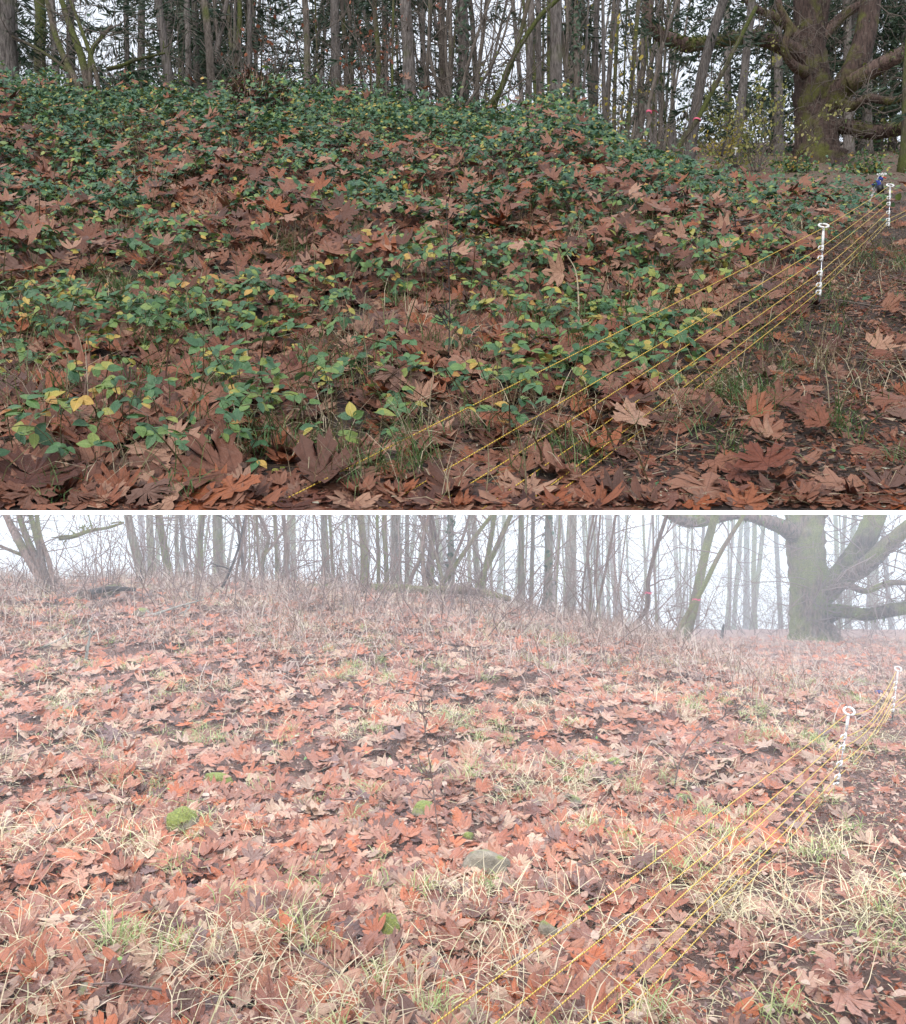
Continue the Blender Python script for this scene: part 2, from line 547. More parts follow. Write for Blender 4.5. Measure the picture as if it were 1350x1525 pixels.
M['twig_pale'] = plainmat('pale lichened twig', (0.24, 0.23, 0.2), 0.8)
M['dead'] = plainmat('dark dead wood', (0.035, 0.026, 0.024), 0.85)
M['white'] = plainmat('white plastic', (0.70, 0.70, 0.69), 0.45, var=0.22, scale=70)
M['steel'] = plainmat('galvanised steel rod', (0.55, 0.57, 0.62), 0.35, 0.8)
M['black'] = plainmat('black plastic', (0.014, 0.014, 0.016), 0.5)
M['blue'] = plainmat('blue cloth', (0.018, 0.035, 0.22), 0.8, var=0.4, scale=60)
M['red'] = plainmat('red plastic', (0.6, 0.09, 0.06), 0.5)
M['pink'] = plainmat('pink flagging tape', (0.62, 0.09, 0.17), 0.5, var=0.2)


def ropemat():
    m, nt, b = newmat('yellow braided cord')
    uv = nt.nodes.new('ShaderNodeUVMap')
    uv.uv_map = 'UVMap'
    sx = nt.nodes.new('ShaderNodeSeparateXYZ')
    nt.links.new(uv.outputs[0], sx.inputs[0])
    fr = mth(nt, 'FRACT', mth(nt, 'ADD', mth(nt, 'MULTIPLY', sx.outputs[0], 55.0), sx.outputs[1]))
    c = ramp(nt, fr, [(0.0, (0.66, 0.43, 0.05)), (0.6, (0.72, 0.50, 0.07)), (0.72, (0.2, 0.13, 0.03)), (0.92, (0.2, 0.13, 0.03))])
    nt.links.new(c, b.inputs['Base Color'])
    b.inputs['Roughness'].default_value = 0.6
    return m


M['rope'] = ropemat()


def rockmat(lo=0.80):
    m, nt, b = newmat('mossy stone')
    pos = obcoord(nt)
    n1 = noise(nt, 22, 6, pos, 0.65)
    c = ramp(nt, n1.outputs[0], [(0.3, (0.10, 0.085, 0.06)), (0.7, (0.30, 0.25, 0.19))])
    n2 = noise(nt, 7, 4, pos)
    oi = nt.nodes.new('ShaderNodeObjectInfo')
    g = nt.nodes.new('ShaderNodeNewGeometry')
    sx = nt.nodes.new('ShaderNodeSeparateXYZ')
    nt.links.new(g.outputs['Normal'], sx.inputs[0])
    f = mth(nt, 'ADD', mth(nt, 'ADD', n2.outputs[0], mth(nt, 'MULTIPLY', sx.outputs[2], 0.25)), mth(nt, 'MULTIPLY', oi.outputs['Random'], 0.25))
    mr = nt.nodes.new('ShaderNodeMapRange')
    mr.inputs[1].default_value = lo
    mr.inputs[2].default_value = lo + 0.12
    nt.links.new(f, mr.inputs[0])
    n3 = noise(nt, 110, 4, pos)
    mc = ramp(nt, n3.outputs[0], [(0.3, (0.08, 0.10, 0.018)), (0.7, (0.25, 0.27, 0.05))])
    nt.links.new(mixc(nt, mr.outputs[0], c, mc), b.inputs['Base Color'])
    b.inputs['Roughness'].default_value = 0.75
    bump(nt, n1.outputs[0], 0.8, 0.03, b)
    return m


M['rock'] = rockmat()
M['moss_rock'] = rockmat(0.6)

# ------------------------------------------------------------------ the ground sheets, lower sky
def sheet(name, zf, ys, xhalf, nx, mat, label_kind='structure'):
    V = []
    for y in ys:
        u = np.linspace(-1, 1, nx)
        hw = xhalf(y)
        x = u * hw
        V.append(np.stack([x, np.full(nx, y), zf(x, np.full(nx, y))], -1))
    V = np.concatenate(V)
    n = len(ys)
    i = np.arange(n - 1)[:, None] * nx
    j = np.arange(nx - 1)[None]
    F = np.stack([i + j, i + j + 1, i + nx + j + 1, i + nx + j], -1).reshape(-1, 4)
    return link(name, mesh_np(name, V, F, None, mat), kind=label_kind)


ysu = D1 + (np.exp(np.linspace(0, math.log(71), 150)) - 1)
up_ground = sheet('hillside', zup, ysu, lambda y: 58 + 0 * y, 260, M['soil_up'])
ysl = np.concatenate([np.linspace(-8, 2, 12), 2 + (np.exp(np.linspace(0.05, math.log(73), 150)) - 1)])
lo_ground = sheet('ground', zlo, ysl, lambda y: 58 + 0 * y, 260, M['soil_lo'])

YB = 74.0


def roof_z(y):
    return ZL - 0.014 + (y - D1) * (SL - 0.12)


def skymat():
    m = bpy.data.materials.new('white fog sky')
    m.use_nodes = True
    nt = m.node_tree
    for n in list(nt.nodes):
        nt.nodes.remove(n)
    out = nt.nodes.new('ShaderNodeOutputMaterial')
    em = nt.nodes.new('ShaderNodeEmission')
    g = nt.nodes.new('ShaderNodeNewGeometry')
    sx = nt.nodes.new('ShaderNodeSeparateXYZ')
    nt.links.new(g.outputs['Position'], sx.inputs[0])
    mr = nt.nodes.new('ShaderNodeMapRange')       # overcast: brighter overhead than at the horizon
    mr.interpolation_type = 'SMOOTHSTEP'
    mr.inputs[1].default_value = 40
    mr.inputs[2].default_value = 74
    mr.inputs[3].default_value = 2.65
    mr.inputs[4].default_value = 1.0
    nt.links.new(sx.outputs[1], mr.inputs[0])
    em.inputs[0].default_value = (0.87, 0.93, 1.0, 1)
    nt.links.new(mr.outputs[0], em.inputs[1])
    nt.links.new(em.outputs[0], out.inputs[0])
    return m


M['sky'] = skymat()
X = 57.0
sv = [(-X, D1 - 0.001, ZL - 0.001), (X, D1 - 0.001, ZL - 0.001), (-X, D1 - 0.001, ZL - 0.0145), (X, D1 - 0.001, ZL - 0.0145),
      (-X, YB, roof_z(YB)), (X, YB, roof_z(YB)), (-X, YB, -7), (X, YB, -7)]
sf = [(0, 1, 3, 2), (2, 3, 5, 4), (4, 5, 7, 6)]
link('sky', mesh_np('sky', sv, sf, None, M['sky'], False), kind='structure')

hm = bpy.data.materials.new('mist')
hm.use_nodes = True
for n in list(hm.node_tree.nodes):
    hm.node_tree.nodes.remove(n)
ho = hm.node_tree.nodes.new('ShaderNodeOutputMaterial')
hv = hm.node_tree.nodes.new('ShaderNodeVolumePrincipled')
hv.inputs['Color'].default_value = (0.86, 0.925, 1.0, 1)
hv.inputs['Density'].default_value = 0.0085
hv.inputs['Anisotropy'].default_value = 0.2
hm.node_tree.links.new(hv.outputs[0], ho.inputs['Volume'])
prof = [(-6, -5), (-6, 1.515), (0.0, 1.515), (D1, 1.74), (YB - 0.4, roof_z(YB - 0.4) - 0.5), (YB - 0.4, -5)]
XH = 56.0
HV = [(-XH, a, b) for a, b in prof] + [(XH, a, b) for a, b in prof]
NP = len(prof)
HF = [(0, k, k + 1) for k in range(1, NP - 1)] + [(NP, NP + k + 1, NP + k) for k in range(1, NP - 1)]
for i in range(NP):
    j = (i + 1) % NP
    HF += [(i, i + NP, j + NP), (i, j + NP, j)]
link('haze', mesh_np('haze', HV, HF, None, hm, False), kind='stuff')

# ------------------------------------------------------------------ leaf shapes
HALF = [(0, 1.0), (.08, .84), (.21, .86), (.17, .70), (.26, .66), (.16, .52), (.34, .60), (.40, .77), (.50, .69), (.72, .80), (.64, .61), (.78, .55),
        (.56, .42), (.38, .33), (.58, .31), (.66, .40), (.90, .22), (.72, .12), (.76, -.04), (.50, .02), (.36, -.12), (.14, -.14)]
HALF_LO = [(0, 1.0), (.18, .80), (.17, .53), (.70, .80), (.64, .52), (.38, .33), (.88, .22), (.58, .02), (.16, -.13)]


def maple(half, curl, fold, ripple, seed, ring=False):
    r = np.random.default_rng(seed)
    R = np.array(half)
    L = R[1:][::-1] * [-1, 1]
    out = np.vstack([R, [(0, -0.02)], L])
    out = out * (1 + r.normal(0, 0.035, out.shape))
    c = np.array([[0, 0.2]])
    n = len(out)
    if ring:
        mid = c + (out - c) * 0.55
        P = np.vstack([c, mid, out])
        j = np.arange(n)
        j2 = (j + 1) % n
        F = np.vstack([np.stack([np.zeros(n, int), 1 + j2, 1 + j], -1), np.stack([1 + j, 1 + j2, 1 + n + j2], -1), np.stack([1 + j, 1 + n + j2, 1 + n + j], -1)])
    else:
        P = np.vstack([c, out])
        j = np.arange(n)
        F = np.stack([np.zeros(n, int), 1 + (j + 1) % n, 1 + j], -1)
    x, y = P[:, 0], P[:, 1] - 0.2
    rr = np.hypot(x, y)
    th = np.arctan2(x, y)
    z = curl * rr ** 2 + fold * np.abs(x) + ripple * rr * np.sin(5 * th + seed) + ripple * 0.7 * rr * np.sin(3 * th + 2 * seed) + ripple * 0.5 * r.normal(0, 1, len(P)) * rr
    # fold one side of the leaf over
    k = r.uniform(-1, 1)
    z += 0.22 * np.clip(x * k + y * (1 - abs(k)) - 0.25, 0, 1) * r.choice([-1, 1, 1.5])
    V = np.stack([P[:, 0], P[:, 1] - 0.2, z], -1)
    return V, F[:, ::-1].copy(), P


HERO = [maple(HALF, c * 0.5, f * 0.45, 0.055, s, True) for s, (c, f) in enumerate([(0.25, 0.1), (-0.3, 0.1), (0.5, -0.2), (-0.15, 0.35), (0.1, -0.25), (-0.55, 0.2), (0.35, 0.4), (-0.3, -0.2), (0.7, 0.2), (0.05, 0.05)])]
HALF_MID = [(0, 1.0), (.09, .82), (.21, .84), (.18, .66), (.16, .52), (.40, .77), (.50, .69), (.72, .80), (.68, .57), (.38, .33), (.66, .38), (.90, .22), (.72, .02), (.36, -.12), (.12, -.13)]
MIDL = [maple(HALF_MID, c * 0.75, f * 0.7, 0.065, s + 50) for s, (c, f) in enumerate([(0.3, 0.1), (-0.4, 0.1), (0.5, -0.2), (-0.2, 0.3), (0.1, -0.25), (-0.6, 0.2), (0.7, 0.3), (-0.4, -0.2), (1.0, 0.1), (0.05, 0.0)])]
LEAF = [maple(HALF_LO, c * 0.55, f * 0.5, 0.065, s + 20) for s, (c, f) in enumerate([(0.3, 0.1), (-0.35, 0.1), (0.55, -0.2), (-0.2, 0.4), (0.1, -0.25), (-0.6, 0.2), (0.4, 0.4), (-0.4, -0.2), (0.8, 0.2)])]


def oval(w, fold, curl, n=4):
    t = np.linspace(0, 1, n + 1)
    ww = w * np.sin(math.pi * np.clip(t, 0, 1) ** 0.8) ** 0.8
    P, F = [], []
    for i, a in enumerate(t):
        P.append((0, a, -curl * a * a))
    for s in (-1, 1):
        for i in range(1, n):
            P.append((s * ww[i], t[i] - 0.02, fold * ww[i] - curl * t[i] ** 2))
    V = np.array(P, float)
    for si, s in enumerate((-1, 1)):
        b = n + 1 + si * (n - 1)
        idx = [0] + [b + i for i in range(n - 1)] + [n]
        for i in range(n):
            tris = []
            if i == 0:
                tris = [(0, 1, idx[1])]
            elif i == n - 1:
                tris = [(i, n, idx[i])]
            else:
                tris = [(i, i + 1, idx[i + 1]), (i, idx[i + 1], idx[i])]
            F += tris if s < 0 else [t_[::-1] for t_ in tris]
    return V, np.array(F), V[:, :2].copy()


LFT = [oval(0.33, 0.25, 0.15, 3), oval(0.36, 0.1, 0.35, 3), oval(0.30, 0.4, 0.0, 3), oval(0.38, -0.1, 0.3, 3)]
ROUND = [oval(0.42, 0.2, 0.1), oval(0.40, -0.15, 0.25), oval(0.36, 0.45, -0.2)]
def frag(seed):
    r = np.random.default_rng(seed)
    n = 5
    a = np.sort(r.uniform(0, 6.28, n))
    rr = r.uniform(0.35, 1.0, n)
    V = np.stack([np.cos(a) * rr * r.uniform(0.25, 0.6), np.sin(a) * rr, r.normal(0, 0.14, n)], -1)
    F = np.array([[0, 1, 2], [0, 2, 3], [0, 3, 4]])
    return V, F, V[:, :2].copy()


FRAG = [frag(k) for k in range(10)]
NUP = np.array([0, -SL, 1.0]) / math.hypot(1, SL)
NUT = NUP + np.array([0, -0.34, 0.0])        # fallen leaves settle facing a little downhill


def wedge(n, d0, d1, spread=0.56, pw=1.0, r=rng):
    """points spread evenly over the ground in front of the camera (pw=1) or denser near (pw<1)"""
    u = r.random(n)
    e = 1 + pw
    d = (d0 ** e + u * (d1 ** e - d0 ** e)) ** (1 / e)
    x = r.uniform(-1, 1, n) * (spread * d + 0.25)
    return x, d


def onpath_up(x, y):
    """how much of the bare trodden path is at this point of the slope (0..1)"""
    px = CX + x / y * FPX
    edge = np.interp(y, [3.4, 5, 7, 9, 12, 16, 24, 40], [860, 1010, 1130, 1200, 1265, 1290, 1180, 1000])
    return sst(-70, 60, px - edge)


def onpath_lo(x, y):
    px = CX + x / y * FPX
    edge = np.interp(y, [3, 4, 6, 8, 12, 20], [880, 1030, 1200, 1270, 1330, 1350])
    return sst(-60, 60, px - edge)


def ndir(n, base, jit, r=rng):
    N = np.tile(base, (n, 1)) + r.normal(0, jit, (n, 3))
    return N / np.linalg.norm(N, axis=1, keepdims=True)


# ------------------------------------------------------------------ upper slope: fallen leaves
def leaf_layer(name, n, d0, d1, zf, base, size, lift, jit, mat, dens, pw, label, r, shapes=None):
    shapes = shapes or LEAF
    x, y = wedge(n, d0, d1, 0.56, pw, r)
    keep = r.random(n) < dens(x, y)
    x, y = x[keep], y[keep]
    n = len(x)
    low = np.ones(n)
    if zf is zup:      # under the cords the leaves lie trodden flat
        pxl = CX + x / y * FPX
        low = np.where((y < 4.9) & (pxl > 360) & (pxl < 960), 0.15, 1.0)
    z = zf(x, y) + r.uniform(0.01, lift, n) * low
    base = np.tile(base, (n, 1)) * low[:, None] + np.tile(NUP if zf is zup else np.array([0, 0, 1.0]), (n, 1)) * (1 - low[:, None])
    R = frames((base + r.normal(0, jit, (n, 3)) * (0.3 + 0.7 * low[:, None])) * r.choice([1, 1, -1], (n, 1)), r.uniform(0, 2 * math.pi, n))
    S = r.uniform(size[0], size[1], n)
    V, F, U = scatter(shapes, np.stack([x, y, z], -1), R, S, r.integers(0, len(shapes), n))
    if zf is zup:
        V = clip_up(V)
    link(name, mesh_np(name, V, F, U, mat), label=label, cat='leaves', kind='stuff')


r1 = np.random.default_rng(11)
leaf_layer('fallen_leaves', 17500, 6.4, 19, zup, NUT, (0.075, 0.17), 0.06, 0.17, M['leaf_up'],
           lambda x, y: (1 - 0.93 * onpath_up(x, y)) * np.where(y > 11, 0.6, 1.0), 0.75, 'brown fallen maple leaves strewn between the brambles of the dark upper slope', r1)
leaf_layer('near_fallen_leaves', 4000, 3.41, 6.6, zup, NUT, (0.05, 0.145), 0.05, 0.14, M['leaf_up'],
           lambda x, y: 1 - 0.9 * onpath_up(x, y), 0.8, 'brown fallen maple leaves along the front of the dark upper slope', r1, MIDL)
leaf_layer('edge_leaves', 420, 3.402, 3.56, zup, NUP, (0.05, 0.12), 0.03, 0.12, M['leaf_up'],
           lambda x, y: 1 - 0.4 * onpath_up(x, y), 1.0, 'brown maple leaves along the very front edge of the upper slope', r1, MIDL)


def place(px, py, up):
    c = [' at the far left', ' left of centre', ' at the centre', ' right of centre', ' at the far right'][int(min(4, max(0, px / 270)))]
    y0, y1 = (300, 760) if up else (1050, 1525)
    rw = [', well back', ', half way up', ', low down', ', by the bottom edge'][int(min(3, max(0, (py - y0) / (y1 - y0) * 4)))]
    return c + rw


# single large leaves, the 300 that show largest: placed on the picture's near rows
def heroes(n, zf, base, pxr, pyr, size, mat, name, label, group, cat, r, lift=0.09, jit=0.4, dens=None, special=()):
    meshes = [mesh_np('maple_leaf', V, F, U, mat) for V, F, U in HERO]
    spots = [(px, py, s * (0.62 if zf is zup else 0.62), 0.08) for px, py, s in special]
    while len(spots) < n:
        px = r.uniform(*pxr)
        py = pyr[0] + (pyr[1] - pyr[0]) * math.sqrt(r.random())
        if dens and r.random() > dens(px, py):
            continue
        if zf is zup and 360 < px < 930 and py > 610:
            continue
        if any(abs(px - a) < 75 and -95 < py - c < 75 for a, c in ((1221, 466), (1324, 348), (1246, 1181), (1330, 1075))):
            continue
        spots.append((px, py, r.uniform(*size), lift))
    for i, (px, py, s, lf) in enumerate(spots):
        p = hit(px, py, zf)
        p = p + base * r.uniform(0.3, 1.0) * lf
        R = frames(ndir(1, base, jit if lf == lift else 0.12, r) * r.choice([1, 1, -1]), r.uniform(0, 2 * math.pi, 1))[0]
        k = i % len(HERO)
        lb, gp = label + place(px, py, zf is zup), group
        if zf is zup and p[1] < D1 + s * 1.1:
            V, F, U = HERO[k]
            W = clip_up((V @ R.T) * s + p)
            o = link(name, mesh_np('maple_leaf', W - p, F, U, mat), None, lb, cat, gp, None, p)
        else:
            o = link(name, meshes[k], None, lb, cat, gp)
            from mathutils import Matrix
            mw = Matrix([[*(R[a] * s), p[a]] for a in range(3)] + [[0, 0, 0, 1]])
            o.matrix_world = mw


heroes(140, zup, NUT, (-40, 1390), (400, 762), (0.09, 0.17), M['leaf_up_o'], 'maple_leaf',
       'large brown maple leaf on dark bramble slope,', 'big fallen leaves on the upper slope', 'leaf',
       np.random.default_rng(21), 0.07, 0.16, lambda px, py: 0.08 if px > 850 + (760 - py) * 0.9 else 1.0,
       [(250, 600, 0.40), (285, 575, 0.34), (410, 585, 0.36), (150, 665, 0.34), (325, 610, 0.33), (60, 735, 0.38), (335, 720, 0.4), (255, 695, 0.33), (480, 715, 0.36),
        (595, 575, 0.30), (560, 610, 0.30), (635, 665, 0.32), (735, 640, 0.26), (700, 560, 0.28), (1055, 610, 0.26), (1130, 715, 0.26), (1330, 610, 0.3), (1050, 740, 0.3), (930, 460, 0.34), (560, 480, 0.32), (90, 520, 0.34)])

# ------------------------------------------------------------------ upper slope: brambles
def bramble_mask(x, y):
    b = 0.50 + 0.75 * blot(x, y, 0.9, 0.7) + 0.5 * blot(x, y, 2.3, 3.1)
    far = sst(7.5, 13.5, y)
    b = b - 0.05 * sst(5, 7, y)
    b = np.clip(b * (0.5 + 0.75 * sst(3.6, 7, y)) + 0.62 * far + 0.3 * sst(13, 15, y), 0, 1.0)
    pxx = CX + x / y * FPX
    return b * (1 - onpath_up(x, y)) * (1 - 0.75 * sst(980, 1090, pxx) * sst(9, 12, y))


def mound(x, y):
    """height of the bramble mass above the ground"""
    h = 0.10 + 0.17 * sst(4, 8, y) + 0.05 * sst(9, 14, y)
    h = h * (0.85 + 0.95 * np.clip(blot(x, y, 1.1, 2.0), -0.8, 1))
    px = CX + x / y * FPX
    h += 0.55 * np.exp(-((px - 835) / 65) ** 2) * sst(9, 12, y) * (1 - sst(15, 17, y))
    h += 0.4 * np.exp(-((px - 60) / 90) ** 2) * sst(10, 12, y) * (1 - sst(15, 17, y))
    h += 0.35 * np.exp(-((px - 400) / 60) ** 2) * sst(11, 13, y) * (1 - sst(16, 18, y))
    h += 0.45 * np.clip(blot(x, y, 3.3, 1.0) - 0.1, 0, 1) * sst(9, 13, y)
    return np.maximum(h, 0.03)


def sprigs(n, d0, d1, r, pw, size, thr_pow=1.0, sprawl=1.0):
    x, y = wedge(n, d0, d1, 0.57, pw, r)
    keep = r.random(n) < bramble_mask(x, y) ** thr_pow
    x, y = x[keep], y[keep]
    n = len(x)
    h = mound(x, y) * r.uniform(0.15, 1.0, n) ** 0.7
    C = np.stack([x, y, zup(x, y)], -1) + h[:, None] * NUP
    az0 = r.uniform(0, 2 * math.pi, n)
    k = r.choice([3, 3, 3, 5], n)
    P, N, Y, S = [], [], [], []
    s0 = r.uniform(size[0], size[1], n)
    nrm = ndir(n, NUP * 0.8 + np.array([0, -0.25, 0.15]), 0.35, r)
    fr = frames(nrm, az0)
    for j in range(5):
        m = k > j
        a = (j - (k[m] - 1) / 2) * (1.25 if True else 1) * (3 / k[m]) ** 0.5 + r.normal(0, 0.12, m.sum())
        d = fr[m] @ np.array([0, 1.0, 0])
        ca, sa = np.cos(a), np.sin(a)
        ya = fr[m][:, :, 1] * ca[:, None] + fr[m][:, :, 0] * sa[:, None]
        nn = nrm[m] + r.normal(0, 0.25, (m.sum(), 3))
        nn -= ya * (nn * ya).sum(1, keepdims=True)
        nn /= np.linalg.norm(nn, axis=1, keepdims=True)
        xa = np.cross(ya, nn)
        P.append(C[m])
        N.append(np.stack([xa, ya, nn], 2))
        S.append(s0[m] * r.uniform(0.75, 1.1, m.sum()))
    return np.concatenate(P), np.concatenate(N), np.concatenate(S), C


r2 = np.random.default_rng(31)
xq, yq = wedge(15000, 6.5, 18, 0.56, 0.7, r2)
kq = r2.random(len(xq)) < np.clip(0.42 + 0.9 * blot(xq, yq, 1.4, 8), 0.08, 1) * (1 - onpath_up(xq, yq)) * (1 - 0.9 * sst(10.5, 13, yq))
xq, yq = xq[kq], yq[kq]
nq = len(xq)
V, F, U = scatter(LEAF, np.stack([xq, yq, zup(xq, yq)], -1) + (mound(xq, yq) * r2.uniform(0.55, 1.05, nq))[:, None] * NUP,
                  frames(ndir(nq, NUT, 0.3, r2), r2.uniform(0, 6.28, nq)), r2.uniform(0.07, 0.16, nq), r2.integers(0, len(LEAF), nq))
link('caught_leaves', mesh_np('caught_leaves', V, F, U, M['leaf_up']), label='brown maple leaves caught on top of the brambles of the upper slope', cat='leaves', kind='stuff')
P, N, S, C = sprigs(27000, 4.7, 18.5, r2, 0.5, (0.048, 0.085))
V, F, U = scatter(LFT, P, N, S, r2.integers(0, 4, len(P)))
far = P[:, 1] > 10.5
link('bramble_thicket', mesh_np('bramble_thicket', clip_up(V), F, U, M['bramble']), label='low green bramble leaves covering the dark upper slope', cat='brambles', kind='stuff')
# dense dark mounds on the crest
P, N, S, C2 = sprigs(20000, 8.5, 18.5, r2, 0.6, (0.05, 0.085), 0.7)
V, F, U = scatter(LFT, P, N, S, r2.integers(0, 4, len(P)))
link('evergreen_bramble_mound', mesh_np('evergreen_bramble_mound', V, F, U, M['bush']), label='dense dark green bramble mounds along the crest of the upper slope', cat='brambles', kind='stuff')
# right-hand ground cover beyond the stakes
x, y = wedge(9000, 14, 45, 0.56, 0.7, r2)
px = CX + x / y * FPX
k = (px > 930) & (r2.random(len(x)) < 0.35 + 0.5 * blot(x, y, 0.8, 5))
x, y = x[k], y[k]
P = np.stack([x, y, zup(x, y) + r2.uniform(0.02, 0.25, len(x))], -1)
V, F, U = scatter(LFT, P, frames(ndir(len(x), NUP, 0.5, r2), r2.uniform(0, 6.28, len(x))), r2.uniform(0.09, 0.2, len(x)), r2.integers(0, 4, len(x)))
link('ground_ivy', mesh_np('ground_ivy', V, F, U, M['bramble']), label='scattered low green ground cover beyond the stakes of the upper slope', cat='ground cover', kind='stuff')

# canes under the brambles
n = 4200
x, y = wedge(n, 3.6, 17, 0.57, 0.4, r2)
k = r2.random(n) < bramble_mask(x, y) + 0.15
x, y = x[k], y[k]
n = len(x)
V, F = ribbons(np.stack([x, y, zup(x, y)], -1), r2.uniform(0, 6.28, n), r2.uniform(0.5, 1.4, n), r2.uniform(0.25, 0.8, n), r2.uniform(0.006, 0.011, n), r2.uniform(0.6, 2.2, n), 4, r2)
link('bramble_canes', mesh_np('bramble_canes', clip_up(V), F, None, M['cane']), label='thin reddish bramble canes among the leaves of the upper slope', cat='brambles', kind='stuff')

# individual near bramble sprigs: stem and leaflets
r3 = np.random.default_rng(41)
LH = [mesh_np('leaflet', *oval(w * 0.92, f, c, 6), M['bramble_o']) for w, f, c in ((0.34, 0.25, 0.15), (0.37, 0.12, 0.3), (0.31, 0.4, 0.05), (0.39, -0.05, 0.25))]
from mathutils import Matrix
made = 0
spots = [(565, 500, 0), (515, 540, 0), (395, 530, 0), (495, 600, 0), (600, 700, 0), (60, 700, 0), (95, 725, 0), (790, 590, 0), (850, 520, 0), (630, 540, 0), (20, 560, 0),
         (140, 560, 0), (330, 500, 0), (720, 600, 0), (700, 480, 0), (970, 470, 0), (1100, 440, 0), (255, 420, 0), (110, 600, 0), (460, 640, 0)]
while len(spots) < 250:
    px, py = r3.uniform(-20, 1250), 300 + 440 * math.sqrt(r3.random())
    p = hit(px, py, zup)
    m = float(bramble_mask(p[0], p[1]))
    if py > 655 and px > 440 + (740 - py) * 1.6:
        continue
    if r3.random() < max(m, 0.14 if px < 900 else 0) * (1.0 if py < 640 else 0.6):
        spots.append((px, py, 0))
for px, py, _ in spots:
    p = hit(px, py, zup)
    if p[1] < D1 + 0.22:
        p = hit(px, 690, zup)
    h = r3.uniform(0.08, 0.26)
    t = root('bramble_sprig', p, 'low green bramble sprig on the dark slope,' + place(px, py, True), 'bramble', 'bramble sprigs on the upper slope')
    az = r3.uniform(0, 6.28)
    lean = np.array([math.cos(az), math.sin(az), 0])
    pts = crom([np.zeros(3) - 0.02 * NUP, 0.55 * h * NUP + 0.03 * lean, h * NUP + lean * 0.10, h * NUP * 0.9 + lean * 0.22], 7)
    W, F = tube(pts, [0.0035, 0.0018], 4)
    link('stem', mesh_np('stem', W, F, None, M['cane']), t)
    for q in range(r3.integers(2, 4)):
        c = pts[-1 - q * 2] + r3.normal(0, 0.02, 3) + NUP * 0.02
        nn = ndir(1, NUP * 0.7 + np.array([0, -0.35, 0.2]), 0.3, r3)
        f0 = frames(nn, r3.uniform(0, 6.28, 1))[0]
        s = r3.uniform(0.045, 0.078)
        for a in (-1.25, 0, 1.25):
            ya = f0[:, 1] * math.cos(a) + f0[:, 0] * math.sin(a)
            n2 = nn[0] + r3.normal(0, 0.22, 3)
            n2 -= ya * (n2 @ ya)
            n2 /= np.linalg.norm(n2)
            xa = np.cross(ya, n2)
            ss = s * (1.15 if a == 0 else 0.95)
            o = link('leaflet', LH[r3.integers(0, 4)], t)
            o.matrix_local = Matrix([[xa[i] * ss, ya[i] * ss, n2[i] * ss, c[i]] for i in range(3)] + [[0, 0, 0, 1]])

# ------------------------------------------------------------------ upper slope: grass, straw, path litter
r4 = np.random.default_rng(51)


def tufts(nt_, per, d0, d1, zf, mask, L, W, r, pw=0.4, el=(0.5, 1.4), droop=(0.5, 2.2), spread=0.05, flat=0.0):
    x, y = wedge(nt_, d0, d1, 0.56, pw, r)
    k = r.random(nt_) < mask(x, y)
    x, y = x[k], y[k]
    c = r.integers(per // 2, per * 2, len(x))
    X_ = np.repeat(x, c) + r.normal(0, spread, c.sum())
    Y_ = np.repeat(y, c) + r.normal(0, spread, c.sum())
    if zf is zup:
        Y_ = np.maximum(Y_, D1 + 0.02)
    n = len(X_)
    A = np.repeat(r.uniform(0, 6.28, len(x)), c) * (1 if flat else 0) + r.normal(0, 0.8, n) if flat else r.uniform(0, 6.28, n)
    V, F = ribbons(np.stack([X_, Y_, zf(X_, Y_) + r.uniform(0.0, 0.07, n)], -1), A, r.uniform(*el, n), r.uniform(*L, n), r.uniform(*W, n), r.uniform(*droop, n), 3, r)
    return V, F


V, F = tufts(800, 18, 3.45, 9.5, zup, lambda x, y: np.clip(0.5 + blot(x, y, 1.6, 4), 0, 1) * (1 - 0.5 * onpath_up(x, y)), (0.10, 0.30), (0.0035, 0.006), r4)
link('grass', mesh_np('grass', clip_up(V), F, None, M['grass_up']), label='thin green grass between the leaves of the upper slope', cat='grass', kind='stuff')
V, F = tufts(1500, 11, 3.45, 13, zup, lambda x, y: np.clip(0.45 + blot(x, y, 1.2, 9), 0, 1) * (1 - 0.4 * onpath_up(x, y)), (0.14, 0.48), (0.003, 0.005), r4, 0.3, (0.1, 1.3), (0.2, 1.8), 0.08)
link('dry_grass', mesh_np('dry_grass', clip_up(V), F, None, M['straw_up']), label='dry straw coloured grass stalks on the upper slope', cat='dry grass', kind='stuff')

n = 105000
x, y = wedge(n, 3.41, 30, 0.56, -0.3, r4)
k = r4.random(n) < 0.4 + 0.6 * onpath_up(x, y)
x, y = x[k], y[k]
n = len(x)
V, F, U = scatter(FRAG, np.stack([x, y, zup(x, y) + r4.uniform(0.004, 0.03, n)], -1), frames(ndir(n, NUP, 0.25, r4), r4.uniform(0, 6.28, n)),
                  r4.uniform(0.006, 0.042, n) * r4.uniform(0.5, 1.3, n), r4.integers(0, 10, n))
link('path_litter', mesh_np('path_litter', clip_up(V), F, U, M['litter_up']), label='small brown leaf fragments trodden into the path of the upper slope', cat='leaf litter', kind='stuff')
V, F = tufts(5200, 9, 3.42, 14, zup, lambda x, y: 0.1 + 0.9 * onpath_up(x, y), (0.03, 0.12), (0.002, 0.004), r4, 0.3, (-0.1, 0.35), (-0.2, 0.4), 0.15)
link('fir_needles', mesh_np('fir_needles', clip_up(V), F, None, M['straw_up']), label='fallen needles and stalk bits on the path of the upper slope', cat='needles', kind='stuff')
V, F = tufts(900, 9, 3.43, 16, zup, lambda x, y: onpath_up(x, y) * np.clip(0.4 + blot(x, y, 1.5, 2), 0, 1), (0.02, 0.08), (0.003, 0.005), r4, 0.5, (0.2, 1.3), (0.2, 2.0), 0.06)
